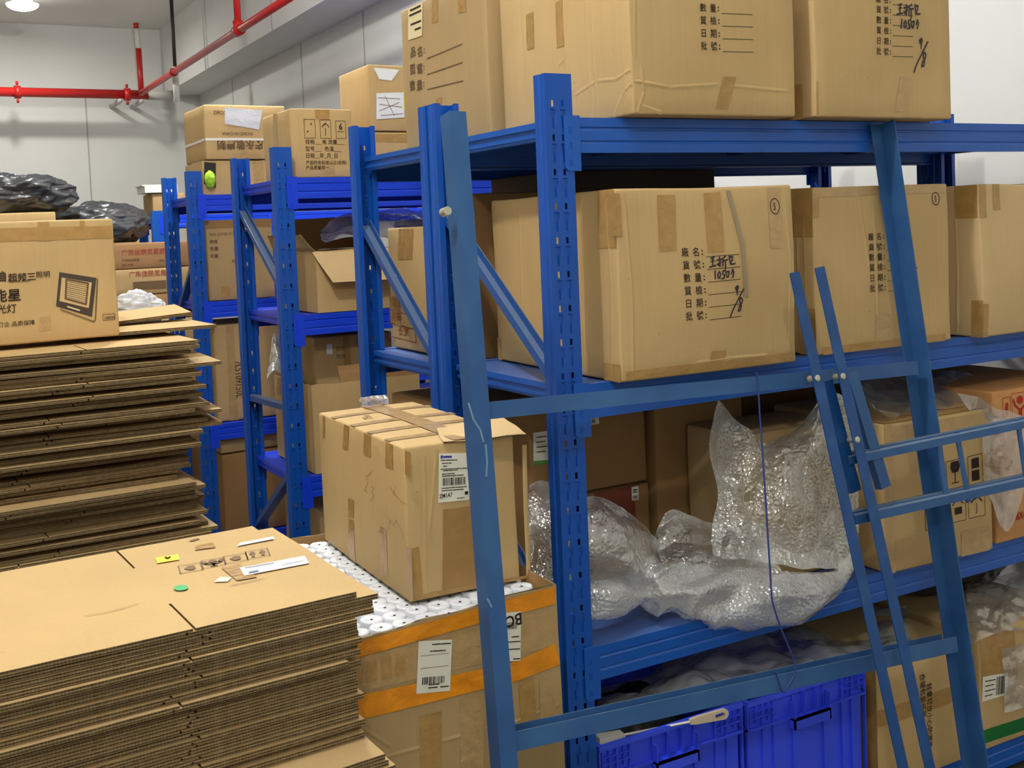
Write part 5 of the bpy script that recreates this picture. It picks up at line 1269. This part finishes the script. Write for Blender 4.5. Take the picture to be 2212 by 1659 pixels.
film_sheet('plastic_film', [
    [(1290, 1490, .28), (1400, 1450, .30), (1500, 1400, .30), (1640, 1365, .32), (1780, 1340, .32), (1960, 1300, .3)],
    [(1290, 1520, .16), (1400, 1480, .16), (1500, 1430, .18), (1640, 1400, .18), (1780, 1370, .2), (1960, 1330, .18)],
    [(1300, 1540, .06), (1400, 1510, .05), (1510, 1480, .06), (1650, 1440, .08), (1790, 1400, .08), (1970, 1370, .06)],
    [(1320, 1550, .02), (1420, 1525, .01), (1530, 1500, .02), (1660, 1470, .02), (1800, 1435, .02), (1980, 1400, .01)]], FILM_G, 'wide greyish film spread over the blue crates on the bottom shelf', 'plastic film', 110, 60, .020, 51, 8)
film_sheet('plastic_film', [
    [(2085, 1262, .2), (2130, 1245, .2), (2180, 1235, .18), (2260, 1225, .16)],
    [(2088, 1290, .12), (2130, 1268, .12), (2180, 1262, .1), (2260, 1262, .1)],
    [(2085, 1340, .06), (2130, 1310, .04), (2180, 1310, .02), (2260, 1320, .03)],
    [(2090, 1400, .0), (2140, 1370, -.02), (2190, 1360, -.03), (2260, 1370, -.02)]], FILM, 'clear film piled on the worn carton with green tape', 'plastic film', 60, 60, .02, 55, 11)
blob('garbage_bag', (1.64, .30, Z4+.352), (.20, .10, .10), 17, BAG, 'added black bag standing in for the dark behind the film on the worn green taped carton', 'plastic bag', 'black plastic bags', .2)  # bag added to turn the gap behind the film dark
film_sheet('plastic_film', [
    [(2165, 1400, -.03), (2190, 1395, -.035), (2230, 1390, -.04)],
    [(2170, 1470, -.03), (2195, 1465, -.04), (2235, 1460, -.04)],
    [(2172, 1540, -.03), (2195, 1535, -.035), (2235, 1520, -.035)]], FILM, 'strip of clear film hanging at the right edge beside the shipping label', 'plastic film', 40, 50, .012, 57, 12)
film_sheet('plastic_film', [
    [(1140, 1045, .30), (1165, 1035, .28), (1200, 1045, .27), (1235, 1060, .25)],
    [(1140, 1100, .22), (1165, 1100, .20), (1200, 1105, .18), (1240, 1110, .18)],
    [(1140, 1180, .18), (1165, 1180, .16), (1200, 1180, .15), (1240, 1190, .14)],
    [(1145, 1290, .16), (1165, 1290, .14), (1200, 1290, .13), (1245, 1290, .12)]], BUB, 'grey bubble wrap bulging out between the taped carton and the front upright', 'bubble wrap', 50, 70, .014, 61, 10)
film_sheet('plastic_film', [
    [(690, 500, 2.30), (740, 468, 2.32), (800, 452, 2.35), (860, 448, 2.4), (930, 462, 2.4)],
    [(688, 505, 2.16), (740, 488, 2.16), (800, 480, 2.16), (860, 475, 2.18), (930, 485, 2.2)],
    [(700, 512, 2.05), (750, 512, 2.04), (810, 515, 2.04), (870, 512, 2.06), (930, 512, 2.06)]], FILM_G, 'grey film bunched under the top shelf of the rack across the aisle', 'plastic film', 60, 40, .03, 65, 6)
film_sheet('plastic_film', [
    [(578, 790, 2.2), (590, 722, 2.2), (606, 735, 2.2), (618, 790, 2.2)],
    [(575, 800, 2.1), (590, 745, 2.08), (606, 755, 2.06), (618, 800, 2.06)],
    [(574, 815, 2.0), (592, 800, 2.0), (606, 805, 2.0), (618, 815, 2.0)]], FILM_G, 'silvery film poking out of the open brown carton', 'plastic film', 30, 30, .015, 67, 14)
blob('dark_bag', (.30, 2.08, ZC[3]+.002), (.14, .14, .17), 33, mat('grey_bag', lin(90, 92, 100), rough=.3, bump=.5, bscale=20), 'dark grey plastic bag on the bottom shelf across the aisle', 'plastic bag') if False else None
b = MB(); q0, q1 = at(1150, 1000, Y=.42), at(1188, 1000, Y=.42)
S1 = Carton('dark carton with a green bordered label behind the front upright', min(.22, .228-q0.x+.02), .16, .485, (q0.x-.02, .40, Z3), 0, K_D, 77)
o, q = plabel(S1, 'F', [(1150, 1004), (1182, 1001), (1181, 930), (1150, 934)], None)
S1.prints('label_print', 'F', text_rows(q, [(.85, .2, .9), (.7, .2, .8), (.55, .2, .9), (.4, .2, .8)], 3, .003), INK_G, .0035)
S1.patch('label_border', 'F', [bil(q, 0, 0), bil(q, 1, 0), bil(q, 1, .13), bil(q, 0, .13)], mat('label_green', lin(90, 140, 50), rough=.6), .0032)
